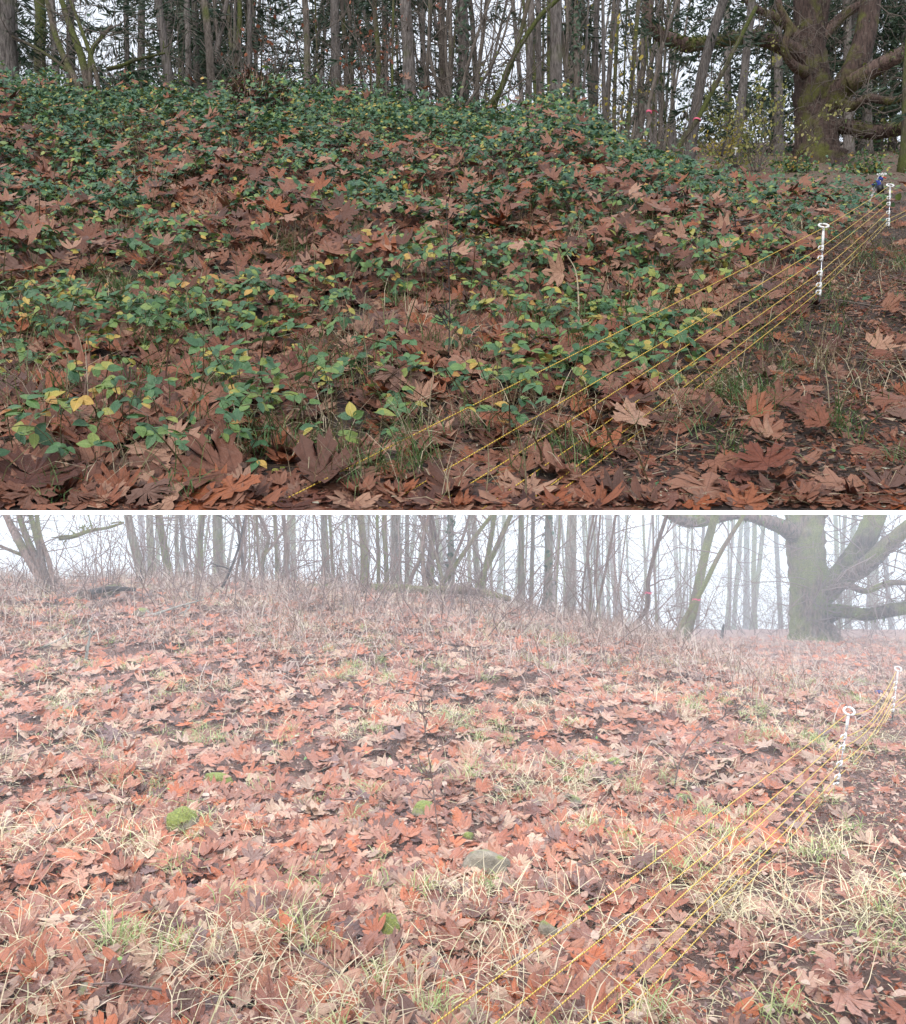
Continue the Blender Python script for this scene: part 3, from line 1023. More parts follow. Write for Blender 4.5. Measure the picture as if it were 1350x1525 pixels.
link('path_grass', mesh_np('path_grass', clip_up(V), F, None, M['grass_up']), label='short trodden green grass on the path of the upper slope', cat='grass', kind='stuff')
n = 26000
x, y = wedge(n, 3.41, 9, 0.56, 0.1, r4)
k = r4.random(n) < onpath_up(x, y)
x, y = x[k], y[k]
n = len(x)
V, F, U = scatter(FRAG, np.stack([x, y, zup(x, y) + r4.uniform(0.006, 0.03, n)], -1), frames(ndir(n, NUT, 0.25, r4), r4.uniform(0, 6.28, n)),
                  r4.uniform(0.015, 0.055, n), r4.integers(0, 10, n))
link('trodden_leaf_bits', mesh_np('trodden_leaf_bits', clip_up(V), F, U, M['leaf_up']), label='torn brown leaf pieces trodden flat on the upper path', cat='leaf litter', kind='stuff')
# grey white fallen leaves and green sprouts on the path
n = 500
x, y = wedge(n, 3.5, 13, 0.56, 0.4, r4)
k = r4.random(n) < 0.1 + 0.5 * onpath_up(x, y)
x, y = x[k], y[k]
n = len(x)
V, F, U = scatter(LFT, np.stack([x, y, zup(x, y) + 0.03], -1), frames(ndir(n, NUP, 0.3, r4), r4.uniform(0, 6.28, n)), r4.uniform(0.03, 0.075, n), r4.integers(0, 4, n))
link('path_sprouts', mesh_np('path_sprouts', clip_up(V), F, U, M['bramble']), label='small green sprouts on the trodden path of the upper slope', cat='sprouts', kind='stuff')

# ------------------------------------------------------------------ lower glade: leaf carpet
r5 = np.random.default_rng(61)
UPV = np.array([0, 0, 1.0])
NLO = np.array([0, -0.36, 1.0])
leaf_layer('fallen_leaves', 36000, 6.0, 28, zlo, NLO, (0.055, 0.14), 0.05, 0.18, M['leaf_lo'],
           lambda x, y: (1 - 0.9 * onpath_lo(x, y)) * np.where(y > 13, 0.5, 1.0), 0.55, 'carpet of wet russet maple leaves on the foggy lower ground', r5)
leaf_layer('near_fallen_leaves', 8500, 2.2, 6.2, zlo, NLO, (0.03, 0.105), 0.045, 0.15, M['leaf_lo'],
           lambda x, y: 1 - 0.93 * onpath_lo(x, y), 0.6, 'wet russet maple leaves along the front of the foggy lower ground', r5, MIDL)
heroes(160, zlo, NLO, (-40, 1390), (1120, 1560), (0.06, 0.115), M['leaf_lo_o'], 'maple_leaf',
       'large wet russet leaf on the foggy ground,', 'big fallen leaves on the foggy lower ground', 'leaf',
       np.random.default_rng(71), 0.05, 0.15, lambda px, py: 0.1 if px > 900 + (1525 - py) * 1.0 else 1.0,
       [(460, 1210, 0.2), (215, 1430, 0.22), (80, 1480, 0.2), (120, 1330, 0.22), (365, 1240, 0.18), (1100, 1390, 0.17), (1275, 1345, 0.2), (1050, 1470, 0.16), (975, 1505, 0.17),
        (1260, 1500, 0.2), (545, 1430, 0.17), (555, 1490, 0.2), (180, 1255, 0.2), (960, 1300, 0.17), (240, 1350, 0.18), (170, 1105, 0.26), (50, 1065, 0.3), (1120, 1155, 0.2), (1025, 1090, 0.2), (720, 1460, 0.14)])
n = 62000
x, y = wedge(n, 2.3, 22, 0.56, 0.0, r5)
V, F, U = scatter(FRAG, np.stack([x, y, zlo(x, y) + r5.uniform(0.005, 0.045, n)], -1), frames(ndir(n, NLO, 0.3, r5), r5.uniform(0, 6.28, n)),
                  r5.uniform(0.010, 0.042, n), r5.integers(0, 10, n))
link('leaf_litter', mesh_np('leaf_litter', V, F, U, M['litter_lo']), label='small wet leaf fragments between the big leaves of the foggy lower ground', cat='leaf litter', kind='stuff')
n = 26000
x, y = wedge(n, 2.2, 11, 0.56, 0.1, r5)
k = r5.random(n) < onpath_lo(x, y)
x, y = x[k], y[k]
n = len(x)
V, F, U = scatter(FRAG, np.stack([x, y, zlo(x, y) + r5.uniform(0.006, 0.03, n)], -1), frames(ndir(n, NLO, 0.25, r5), r5.uniform(0, 6.28, n)),
                  r5.uniform(0.012, 0.05, n), r5.integers(0, 10, n))
link('trodden_leaf_bits', mesh_np('trodden_leaf_bits', V, F, U, M['leaf_lo']), label='torn russet leaf pieces trodden flat on the foggy lower path', cat='leaf litter', kind='stuff')
n = 1700
x, y = wedge(n, 2.3, 9, 0.56, 0.3, r5)
k = r5.random(n) < 0.35 + 0.6 * blot(x, y, 1.3, 2)
x, y = x[k], y[k]
n = len(x)
V, F, U = scatter(ROUND, np.stack([x, y, zlo(x, y) + r5.uniform(0.03, 0.07, n)], -1), frames(ndir(n, UPV, 0.35, r5), r5.uniform(0, 6.28, n)),
                  r5.uniform(0.035, 0.06, n), r5.integers(0, 3, n))
link('small_round_leaves', mesh_np('small_round_leaves', V, F, U, M['small_lo']), label='small round pale dead leaves on the foggy lower ground', cat='leaves', kind='stuff')
V, F = tufts(2300, 24, 2.3, 15, zlo, lambda x, y: np.clip(0.12 + 0.7 * blot(x, y, 1.0, 1.3) + 0.6 * blot(x, y, 2.6, 4.1) + 0.5 * np.exp(-((x / y * FPX - 40) / 300) ** 2) * (y < 4.5), 0, 1), (0.08, 0.28), (0.003, 0.0055), r5, 0.2, (0.05, 1.1), (0.0, 1.8), 0.10)
link('straw', mesh_np('straw', V, F, None, M['straw_lo']), label='pale bleached straw lying in tangles on the foggy lower ground', cat='straw', kind='stuff')
V, F = tufts(820, 26, 2.3, 13, zlo, lambda x, y: np.clip(0.35 + 0.9 * blot(x, y, 1.2, 5.3), 0, 1), (0.06, 0.17), (0.003, 0.006), r5, 0.25, (0.4, 1.4), (0.6, 2.4), 0.045)
link('grass', mesh_np('grass', V, F, None, M['grass_lo']), label='pale green grass tufts on the foggy lower ground', cat='grass', kind='stuff')
# dead stalk tangle under the trees
V, F = tufts(4700, 12, 7, 26, zlo, lambda x, y: sst(7.5, 12, y) * np.clip(0.75 + 0.6 * blot(x, y, 0.7, 3), 0, 1) * (1 - 0.75 * sst(3.0, 5.5, x)), (0.15, 0.62), (0.006, 0.011), r5, 0.75, (0.1, 1.5), (0.2, 2.6), 0.22)
link('dead_bramble_tangle', mesh_np('dead_bramble_tangle', V, F, None, M['stalk_lo']), label='pinkish grey tangle of dead bramble stalks below the foggy trees', cat='dead brambles', kind='stuff')
V, F = tufts(1800, 8, 2.3, 12, zlo, lambda x, y: 0.25 + 0.75 * onpath_lo(x, y), (0.02, 0.09), (0.002, 0.004), r5, 0.3, (-0.1, 0.35), (-0.2, 0.4), 0.12)
link('stalk_bits', mesh_np('stalk_bits', V, F, None, M['straw_lo']), label='short straw bits scattered over the foggy lower path', cat='straw', kind='stuff')
n = 420
x, y = wedge(n, 2.3, 9, 0.56, 0.3, r5)
V, F, U = scatter(LFT, np.stack([x, y, zlo(x, y) + r5.uniform(0.03, 0.07, n)], -1), frames(ndir(n, UPV, 0.4, r5), r5.uniform(0, 6.28, n)), r5.uniform(0.015, 0.035, n), r5.integers(0, 4, n))
link('sprouts', mesh_np('sprouts', V, F, U, M['sprout']), label='tiny bright green sprouts among the wet leaves of the foggy ground', cat='sprouts', kind='stuff')

# ------------------------------------------------------------------ trees
def branchlets(r, p, d, L, rad, lev, out, wander=0.35, up=0.1, nsub=(2, 5), minr=0.002):
    n = 4
    pts = [p]
    dd = d / np.linalg.norm(d)
    for i in range(n):
        dd = dd + r.normal(0, wander, 3) * 0.5 + np.array([0, 0, up * 0.3])
        dd /= np.linalg.norm(dd)
        pts.append(pts[-1] + dd * L / n)
    pts = np.array(pts)
    out.append((pts, max(rad, minr), max(rad * 0.4, minr * 0.7)))
    if lev > 0:
        for _ in range(r.integers(*nsub)):
            i = r.integers(1, n + 1)
            q = dd + r.normal(0, 0.75, 3)
            branchlets(r, pts[i], q, L * r.uniform(0.4, 0.7), rad * 0.55, lev - 1, out, wander, up, nsub, minr)


def branch_mesh(name, brs, mat, sides=4):
    parts = [tube(p, [a, b], sides if a > 0.006 else 3, cap=False) for p, a, b in brs]
    V, F = join(parts)
    return mesh_np(name, V, F, None, mat)


def fir_spray(r, p, d, L, s, cards, wid):
    """one drooping fir bough as many small needle shoots"""
    n = int(cards)
    t = np.sort(r.random(n)) ** 0.8
    dd = d / np.linalg.norm(d)
    side = np.cross(dd, [0, 0, 1.0])
    side /= np.linalg.norm(side) + 1e-6
    P = p + dd * (L * t)[:, None] + np.array([0, 0, -1.0]) * (0.28 * L * t ** 2)[:, None]
    sg = r.choice([-1, 1], n)
    ln = s * (1.1 - 0.7 * t) * r.uniform(0.5, 1.2, n)
    Dr = side[None] * sg[:, None] + dd[None] * r.uniform(0.3, 0.9, n)[:, None] + np.array([0, 0, -1.0]) * r.uniform(0.05, 0.6, n)[:, None] + r.normal(0, 0.15, (n, 3))
    Dr /= np.linalg.norm(Dr, axis=1, keepdims=True)
    Wd = np.cross(Dr, r.normal(0, 1, (n, 3)))
    Wd /= np.linalg.norm(Wd, axis=1, keepdims=True)
    w = wid * r.uniform(0.6, 1.3, n)
    a = P
    b = P + Dr * (ln * 0.5)[:, None] + Wd * w[:, None]
    c = P + Dr * ln[:, None]
    e = P + Dr * (ln * 0.5)[:, None] - Wd * w[:, None]
    V = np.stack([a, b, c, e], 1).reshape(-1, 3)
    k = np.arange(n)[:, None] * 4
    F = np.concatenate([k + np.array([[0, 1, 2]]), k + np.array([[0, 2, 3]])])
    return V, F


def tree(zf, px, d, tpx, w, kind, label, r, group=None, curve=None, crown=0.6, lean_d=0.0, firs=0, ivy=0, name=None):
    """px base column, d distance, tpx column where the stem leaves the picture's top row, w width in px"""
    up = zf is zup
    ref = 0.0 if up else 765.0
    x0 = (px - CX) / FPX * d
    b = np.array([x0, d, float(zf(x0, d)) - 0.15])
    top = pt(tpx, ref, d)
    dirv = (top - b) / (top[2] - b[2])
    vis = top[2] - b[2]
    H = vis * (1.35 if up else 1.25) + (1.0 if up else 0.5)
    if not up:
        H = min(H, roof_z(d) - 1.0 - b[2])
    rad = 0.5 * w * d / FPX
    wob = 0.035 * w / 10 * (2.2 if kind in ('alder', 'mossy') else 0.4)
    if curve is not None:
        P = [pt(a, c, d) for a, c in curve]
        gz = float(zf(P[0][0], d))
        if P[0][2] > gz:
            P.insert(0, np.array([P[0][0] - 0.1, d, gz - 0.1]))
        P.append(P[-1] + (P[-1] - P[-2]) * 1.2)
        P = np.array(P)
        P[0, 2] -= 0.1
        C_ = crom(P, 22)
    else:
        k = np.linspace(0, 1, 7)
        P = b + dirv * (H * k)[:, None]
        P[1:, :2] += np.cumsum(r.normal(0, wob * 0.5, (6, 2)), 0) * 0.8
        C_ = crom(P, 20)
    t_ = np.linspace(0, 1, len(C_))
    rr = rad * (1.0 - 0.35 * t_) * (1 + 0.45 * np.exp(-t_ * 18))
    mk = M[kind if up else kind + '_lo']
    nm = name or ('fir_tree' if kind == 'fir' else 'maple_tree' if kind == 'maple' else 'slender_tree')
    t = root(nm, b, label, 'tree', group)
    V, F = tube(C_, rr, 10 if w > 9 else 7, 0.05 if w > 9 else 0.03, r=r)
    part('trunk', mesh_np('trunk', V, F, None, mk), t)
    brs = []
    nb = int(crown * 10)
    for _ in range(nb):
        i = r.integers(3, len(C_) - 1)
        a = r.uniform(0, 6.28)
        if kind == 'fir':
            dv = np.array([math.cos(a), math.sin(a), r.uniform(-0.35, 0.1)])
            branchlets(r, C_[i], dv, r.uniform(0.4, 1.1), min(0.014, rad * 0.2), 1, brs, 0.3, -0.1, (1, 4), 0.004 * d / 18)
        else:
            dv = np.array([math.cos(a), math.sin(a), r.uniform(0.3, 1.4)])
            branchlets(r, C_[i], dv, r.uniform(0.6, 1.5), min(0.016, rad * 0.35), 2, brs, 0.35, 0.15, (1, 4), 0.0035 * d / 18)
    if brs:
        part('branches', branch_mesh('branches', brs, M['twig_up' if up else 'twig_lo']), t, 'stuff')
    if firs:
        Vf = []
        for _ in range(int(firs)):
            i = r.integers(int(len(C_) * 0.2), len(C_))
            a = r.uniform(0, 6.28)
            Vf.append(fir_spray(r, C_[i], np.array([math.cos(a), math.sin(a), r.uniform(-0.25, 0.15)]), r.uniform(0.9, 2.6) * (1 + max(0, d - 24) / 30), 0.5, 80, 0.017 * d / 20))
        V, F = join(Vf)
        part('crown', mesh_np('crown', V, F, None, M['needle']), t, 'stuff')
    if ivy:
        n = int(ivy)
        i = r.integers(0, int(len(C_) * 0.8), n)
        q = C_[i] + (C_[np.minimum(i + 1, len(C_) - 1)] - C_[i]) * r.random((n, 1))
        nn = r.normal(0, 1, (n, 3))
        nn[:, 2] *= 0.3
        nn /= np.linalg.norm(nn, axis=1, keepdims=True)
        q = q + nn * (rr[i] * r.uniform(0.9, 1.9, n))[:, None]
        V, F, U = scatter(LFT, q, frames(nn, r.uniform(0, 6.28, n)), r.uniform(0.06, 0.12, n) * d / 18, r.integers(0, 4, n))
        part('ivy', mesh_np('ivy', V, F, U, M['ivy']), t, 'stuff')
    return t


rt = np.random.default_rng(81)
UPT = [
    (18, 15.5, 4, 32, 'fir', 'thick grey fir trunk at the far left edge of the upper slope', dict(firs=7)),
    (66, 18, 59, 19, 'mossy', 'mossy straight trunk second from the left edge of the upper slope', dict(firs=8)),
    (88, 21, 78, 12, 'fir', 'reddish slim trunk behind the mossy maple stems at upper left', dict(firs=9)),
    (262, 16.5, 236, 14, 'fir', 'fir trunk leaning left with mossy foot above the sword fern', dict(firs=7)),
    (283, 19, 279, 10, 'fir', 'slim dark trunk just right of the leaning fir at upper left', dict(firs=6)),
    (298, 20, 289, 10, 'fir', 'second slim dark trunk right of the leaning fir at upper left', dict(firs=8)),
    (319, 18, 303, 13, 'alder', 'leaning brown trunk left of the bright gap at upper left', {}),
    (339, 20, 316, 7, 'alder', 'thin left-leaning stem left of the shrubby stump', {}),
    (352, 19, 356, 9, 'mossy', 'thin mossy stem behind the shrubby stump of the upper slope', {}),
    (372, 19, 372, 9, 'fir', 'upright slim trunk right above the shrubby stump', {}),
    (463, 17, 452, 11, 'alder', 'dark brown trunk left of the pale grey one, upper centre left', {}),
    (501, 18, 500, 17, 'fir', 'pale grey upright trunk at upper centre left', dict(firs=6)),
    (516, 19, 508, 8, 'alder', 'thin trunk touching the right of the pale grey one', {}),
    (525, 20, 518, 7, 'alder', 'thin trunk leaning left beside the pale grey upright one', {}),
    (565, 18, 561, 9, 'mossy', 'short-branched mossy trunk left of the broad grey fir', dict(firs=7)),
    (576, 20, 571, 10, 'fir', 'brown fir trunk behind the mossy one, left of the broad grey fir', dict(firs=14)),
    (587, 16.3, 587, 4, 'mossy', 'very thin mossy pole in front of the broad grey fir', {}),
    (613, 17, 607, 21, 'fir', 'broad grey fir trunk at the upper centre, next to the white gap', {}),
    (633, 16.5, 642, 7, 'alder', 'thin curved stem right of the broad grey fir', {}),
    (658, 17.5, 662, 13, 'alder', 'brown trunk rising from the stem clump at upper centre', {}),
    (672, 17, 668, 8, 'alder', 'dark stem in the clump right of the white gap', {}),
    (690, 18, 691, 19, 'fir', 'ivy-clad trunk in the middle of the stem clump', dict(ivy=800)),
    (704, 17, 722, 7, 'alder', 'thin stem fanning right out of the stem clump', {}),
    (716, 19, 700, 9, 'alder', 'stem leaning left across the ivy-clad trunk', {}),
    (786, 18, 790, 11, 'fir', 'slim grey trunk right of the two leaning mossy stems', {}),
    (803, 19, 803, 10, 'fir', 'reddish slim trunk left of the furrowed fir', {}),
    (827, 17.5, 828, 21, 'fir', 'broad furrowed grey fir trunk right of upper centre', {}),
    (843, 19, 842, 6, 'alder', 'thin pole close to the right of the furrowed fir', {}),
    (856, 18, 858, 11, 'alder', 'short ivy-covered stem right of the furrowed fir', dict(ivy=500)),
    (886, 20, 889, 9, 'fir', 'slim trunk among yellow leaves right of the furrowed fir', {}),
    (1094, 30, 1121, 14, 'fir', 'pale fir trunk leaning right, between ribbon trees and old maple', dict(firs=9)),
    (1345, 27, 1352, 14, 'mossy', 'yellow mossed trunk at the right edge behind the low limb', dict(firs=6)),
]
for px, d, tp, w, kd, lb, kw in UPT:
    tree(zup, px, d, tp, w, kd, lb, rt, crown=0.5 if kd == 'fir' else 0.8, **kw)
# leaning and curved trees
tree(zup, 722, 16.4, 800, 9, 'mossy', 'mossy stem leaning far right, left one of the crossed pair at upper centre', rt, curve=[(722, 168), (745, 135), (760, 95), (800, 30), (830, 0)])
tree(zup, 735, 16.6, 790, 9, 'mossy', 'mossy stem leaning right, steeper one of the crossed pair at upper centre', rt, curve=[(733, 168), (752, 120), (770, 70), (788, 0)])
ct = tree(zup, 947, 15, 1010, 7, 'alder', 'bent slender tree with pink ribbon, left of the upper ribbon pair', rt, curve=[(947, 214), (962, 195), (968, 180), (966, 160), (980, 100), (992, 50), (1010, 0)])
tree(zup, 1030, 24, 1078, 19, 'fir', 'thick right-leaning trunk behind the ribboned stem of the upper slope', rt, curve=[(1028, 226), (1036, 170), (1046, 110), (1062, 50), (1078, 0)], firs=6)
ct2 = tree(zup, 1010, 19, 1100, 9, 'mossy', 'mossy stem with pink ribbon leaning right over the upper slope', rt, curve=[(1010, 223), (1036, 183), (1056, 145), (1078, 105), (1100, 62)])


def ribbon(px, py, d, rad, label):
    c = pt(px, py, d)
    th = np.linspace(0, 6.28, 15)[:14]
    parts = []
    V = np.concatenate([[c + np.array([math.cos(a) * rad, math.sin(a) * rad, h + 0.15 * rad * math.sin(2 * a)]) for a in th] for h in (-0.016, 0.016)])
    j = np.arange(14)
    F = np.concatenate([np.stack([j, (j + 1) % 14, 14 + (j + 1) % 14], -1), np.stack([j, 14 + (j + 1) % 14, 14 + j], -1)])
    T1, T1f = ribbons(np.array([c + [rad * 0.7, -rad * 0.8, 0]]), np.array([0.2]), np.array([0.3]), np.array([0.14]), np.array([0.022]), np.array([1.6]))
    V2, F2 = join([(V, F), (T1, T1f)])
    o = link('flagging_ribbon', mesh_np('flagging_ribbon', V2, F2, None, M['pink']), None, label, 'ribbon')


ribbon(967, 167, 15, 0.05, 'pink ribbon tied round the bent slender tree of the upper slope')
ribbon(1038, 179, 19, 0.085, 'pink ribbon tied round the leaning mossy stem of the upper slope')

LMU = [(18, 'leftmost thick fir'), (66, 'leftmost mossy trunk'), (262, 'left-leaning fir with mossy foot'), (319, 'leaning brown trunk'), (372, 'shrubby stump'),
       (463, 'dark brown trunk'), (501, 'pale grey upright trunk'), (565, 'short-branched mossy trunk'), (613, 'broad grey fir'), (658, 'central stem clump'), (690, 'ivy-clad trunk'),
       (745, 'crossed mossy stems'), (786, 'slim grey trunk'), (827, 'furrowed fir'), (856, 'ivy-covered stem'), (886, 'yellow-leaved sapling'), (966, 'bent ribbon tree'),
       (1038, 'ribboned mossy stem'), (1110, 'pale right-leaning fir'), (1212, 'old maple'), (1345, 'yellow mossed trunk')]
LML = [(75, 'reddish maple clump'), (217, 'left-leaning pale trunk'), (252, 'greenish trunk'), (296, 'mossy trunk at left'), (329, 'pale thick trunk'), (366, 'dead leaning stick'), (433, 'red-barked stem'),
       (490, 'twig heap'), (541, 'mossy trunk before the log'), (592, 'broad speckled trunk'), (645, 'central fog gap'), (672, 'ivy-flecked trunk'), (730, 'leaning mossy stems'), (777, 'upright pale trunk'),
       (816, 'thick pinkish trunk'), (849, 'broad blue-grey trunk'), (966, 'bent ribbon tree'), (1037, 'ribboned mossy stem'), (1120, 'old maple gap'), (1206, 'old maple'), (1320, 'right edge')]


def beside(px, w, kd, lm, where):
    a, nm = min(lm, key=lambda q: abs(q[0] - px))
    size = 'thin' if w < 6 else 'slim' if w < 9 else 'stout'
    return f"{size} {dict(fir='grey', alder='brown', mossy='mossy')[kd]} trunk {where}, close {'left' if px < a else 'right'} of the {nm}"


# the thin ranks behind the crest
for i in range(120):
    if i < 80:
        px = rt.uniform(240, 900)
    else:
        px = rt.uniform(850, 1010)
    d = rt.uniform(36, 48) if px > 935 else rt.uniform(19, 34)
    w, kd = 2.5 + 6.5 * rt.random() ** 2, str(rt.choice(['fir', 'fir', 'alder', 'alder', 'mossy']))
    tree(zup, px, d, px + rt.normal(0, 26), w, kd, beside(px, w, kd, LMU, 'behind the upper crest'), rt,
         'slender trunks behind the upper crest', crown=0.35, firs=7 if px < 640 else 4 * (rt.random() > 0.5))
for i in range(30):
    px = rt.choice([rt.uniform(-10, 250), rt.uniform(1060, 1400), rt.uniform(1120, 1400)])
    tree(zup, px, rt.uniform(41, 52) if px > 600 else rt.uniform(22, 32), px + rt.normal(0, 6), rt.uniform(8, 15), 'fir', beside(px, 12, 'fir', LMU, 'in dim fir foliage'), rt,
         'dim firs behind the upper slope', crown=0.3, firs=34 if px > 600 else 9)

# lower, fogged trees
LOT = [
    (217, 17.5, 190, 17, 'fir', 'pale trunk leaning left, leftmost thick one of the foggy wood', {}),
    (229, 18.5, 223, 15, 'fir', 'pale upright trunk beside the left-leaning one in the fog', {}),
    (252, 19, 239, 15, 'mossy', 'greenish trunk third from left in the foggy wood', {}),
    (266, 20, 263, 9, 'fir', 'thin trunk right of the greenish one in the fog', {}),
    (284, 19, 268, 9, 'fir', 'slanting pale trunk behind the small broken stub', {}),
    (296, 20, 301, 12, 'mossy', 'mossy trunk left of the pale thick one, foggy left', {}),
    (329, 19, 327, 14, 'fir', 'pale thick trunk left of the dead leaning stick in the fog', {}),
    (366, 18, 354, 7, 'alder', 'thin stem beside the dead leaning stick in the fog', {}),
    (391, 17.5, 384, 6, 'alder', 'forked dark sapling left of the red-barked stem in the fog', {}),
    (433, 16, 422, 9, 'alder', 'red-barked stem with mossy foot at foggy centre left', {}),
    (414, 20, 412, 7, 'mossy', 'thin mossy trunk behind the red-barked stem in the fog', {}),
    (486, 19, 480, 11, 'fir', 'grey trunk above the twig heap in the fog', {}),
    (498, 20, 492, 7, 'mossy', 'thin mossy trunk next to the twig heap in the fog', {}),
    (541, 18, 541, 16, 'mossy', 'mossy trunk standing before the fallen log, foggy centre', {}),
    (565, 17, 561, 7, 'mossy', 'slim dark mossy pole at the fallen log', {}),
    (577, 17, 573, 9, 'mossy', 'second mossy pole at the fallen log, left of the speckled trunk', {}),
    (592, 19, 588, 20, 'fir', 'broad pale speckled trunk behind the fallen log', {}),
    (606, 19, 606, 9, 'fir', 'thin trunk touching the right of the speckled trunk in the fog', {}),
    (634, 17, 642, 8, 'alder', 'reddish stem rising before the fog gap at centre', {}),
    (663, 17, 645, 6, 'alder', 'thin stem leaning left out of the foggy clump', {}),
    (645, 18, 646, 11, 'mossy', 'greenish trunk in the foggy clump right of the gap', {}),
    (672, 18, 671, 13, 'fir', 'ivy-flecked trunk in the foggy clump', dict(ivy=160)),
    (716, 20, 704, 13, 'fir', 'blueish trunk leaning left right of the foggy clump', {}),
    (777, 18, 776, 13, 'fir', 'upright pale trunk left of the two thick ones in the fog', {}),
    (790, 19, 794, 9, 'fir', 'thin pale trunk between two thicker ones in the fog', {}),
    (816, 18, 817, 18, 'fir', 'thick pinkish trunk with ivy flecks in the foggy wood', dict(ivy=60)),
    (849, 22, 850, 22, 'fir', 'broad blue-grey trunk fading into the fog', {}),
]
for px, d, tp, w, kd, lb, kw in LOT:
    tree(zlo, px, d, tp, w * 0.85, kd, lb, rt, crown=0.5 if kd == 'fir' else 0.8, **kw)
tree(zlo, 650, 16.6, 730, 8, 'mossy', 'thin mossy stem leaning far right from the foggy clump', rt, curve=[(648, 885), (670, 855), (690, 825), (715, 790), (735, 765)])
tree(zlo, 705, 16.8, 760, 10, 'mossy', 'thick mossy stem leaning right past the fog gap', rt, curve=[(705, 895), (718, 860), (740, 815), (762, 765)])
tree(zlo, 712, 17.0, 735, 9, 'mossy', 'steeper mossy stem crossing the leaning one in the fog', rt, curve=[(716, 895), (722, 855), (732, 800), (737, 765)])
tree(zlo, 930, 17, 993, 8, 'alder', 'bent slender tree with pink ribbon in the fog', rt, curve=[(930, 944), (950, 925), (964, 905), (966, 885), (966, 862), (978, 815), (993, 768)])
tree(zlo, 1022, 22, 1064, 16, 'mossy', 'thick right-leaning trunk behind the ribboned stem in the fog', rt, curve=[(1020, 958), (1032, 910), (1044, 855), (1055, 805), (1066, 765)])
tree(zlo, 1000, 19, 1100, 9, 'mossy', 'mossy stem with pink ribbon leaning right in the fog', rt, curve=[(1000, 957), (1030, 905), (1050, 870), (1072, 825), (1098, 783)])
ribbon(965, 883, 17, 0.075, 'pink ribbon tied round the bent slender tree in the fog')
ribbon(1037, 893, 19, 0.085, 'pink ribbon tied round the leaning mossy stem in the fog')
for i in range(120):
    px = rt.uniform(180, 1010) if i < 80 else rt.uniform(860, 1360)
    d = rt.uniform(22, 46) if i < 40 else rt.uniform(44, 70)
    w, kd = 2.5 + 8 * rt.random() ** 2, str(rt.choice(['fir', 'alder', 'mossy', 'mossy']))
    tree(zlo, px, d, px + rt.normal(0, 14), w, kd, beside(px, w, kd, LML, 'fading into the fog'), rt,
         'pale trunks fading into the fog', crown=0.3)

# ------------------------------------------------------------------ the two views of the old maple
def limb(P, radii, n, r, sides=14, bmp=0.06):
    return tube(crom(P, n), radii, sides, bmp, r=r)


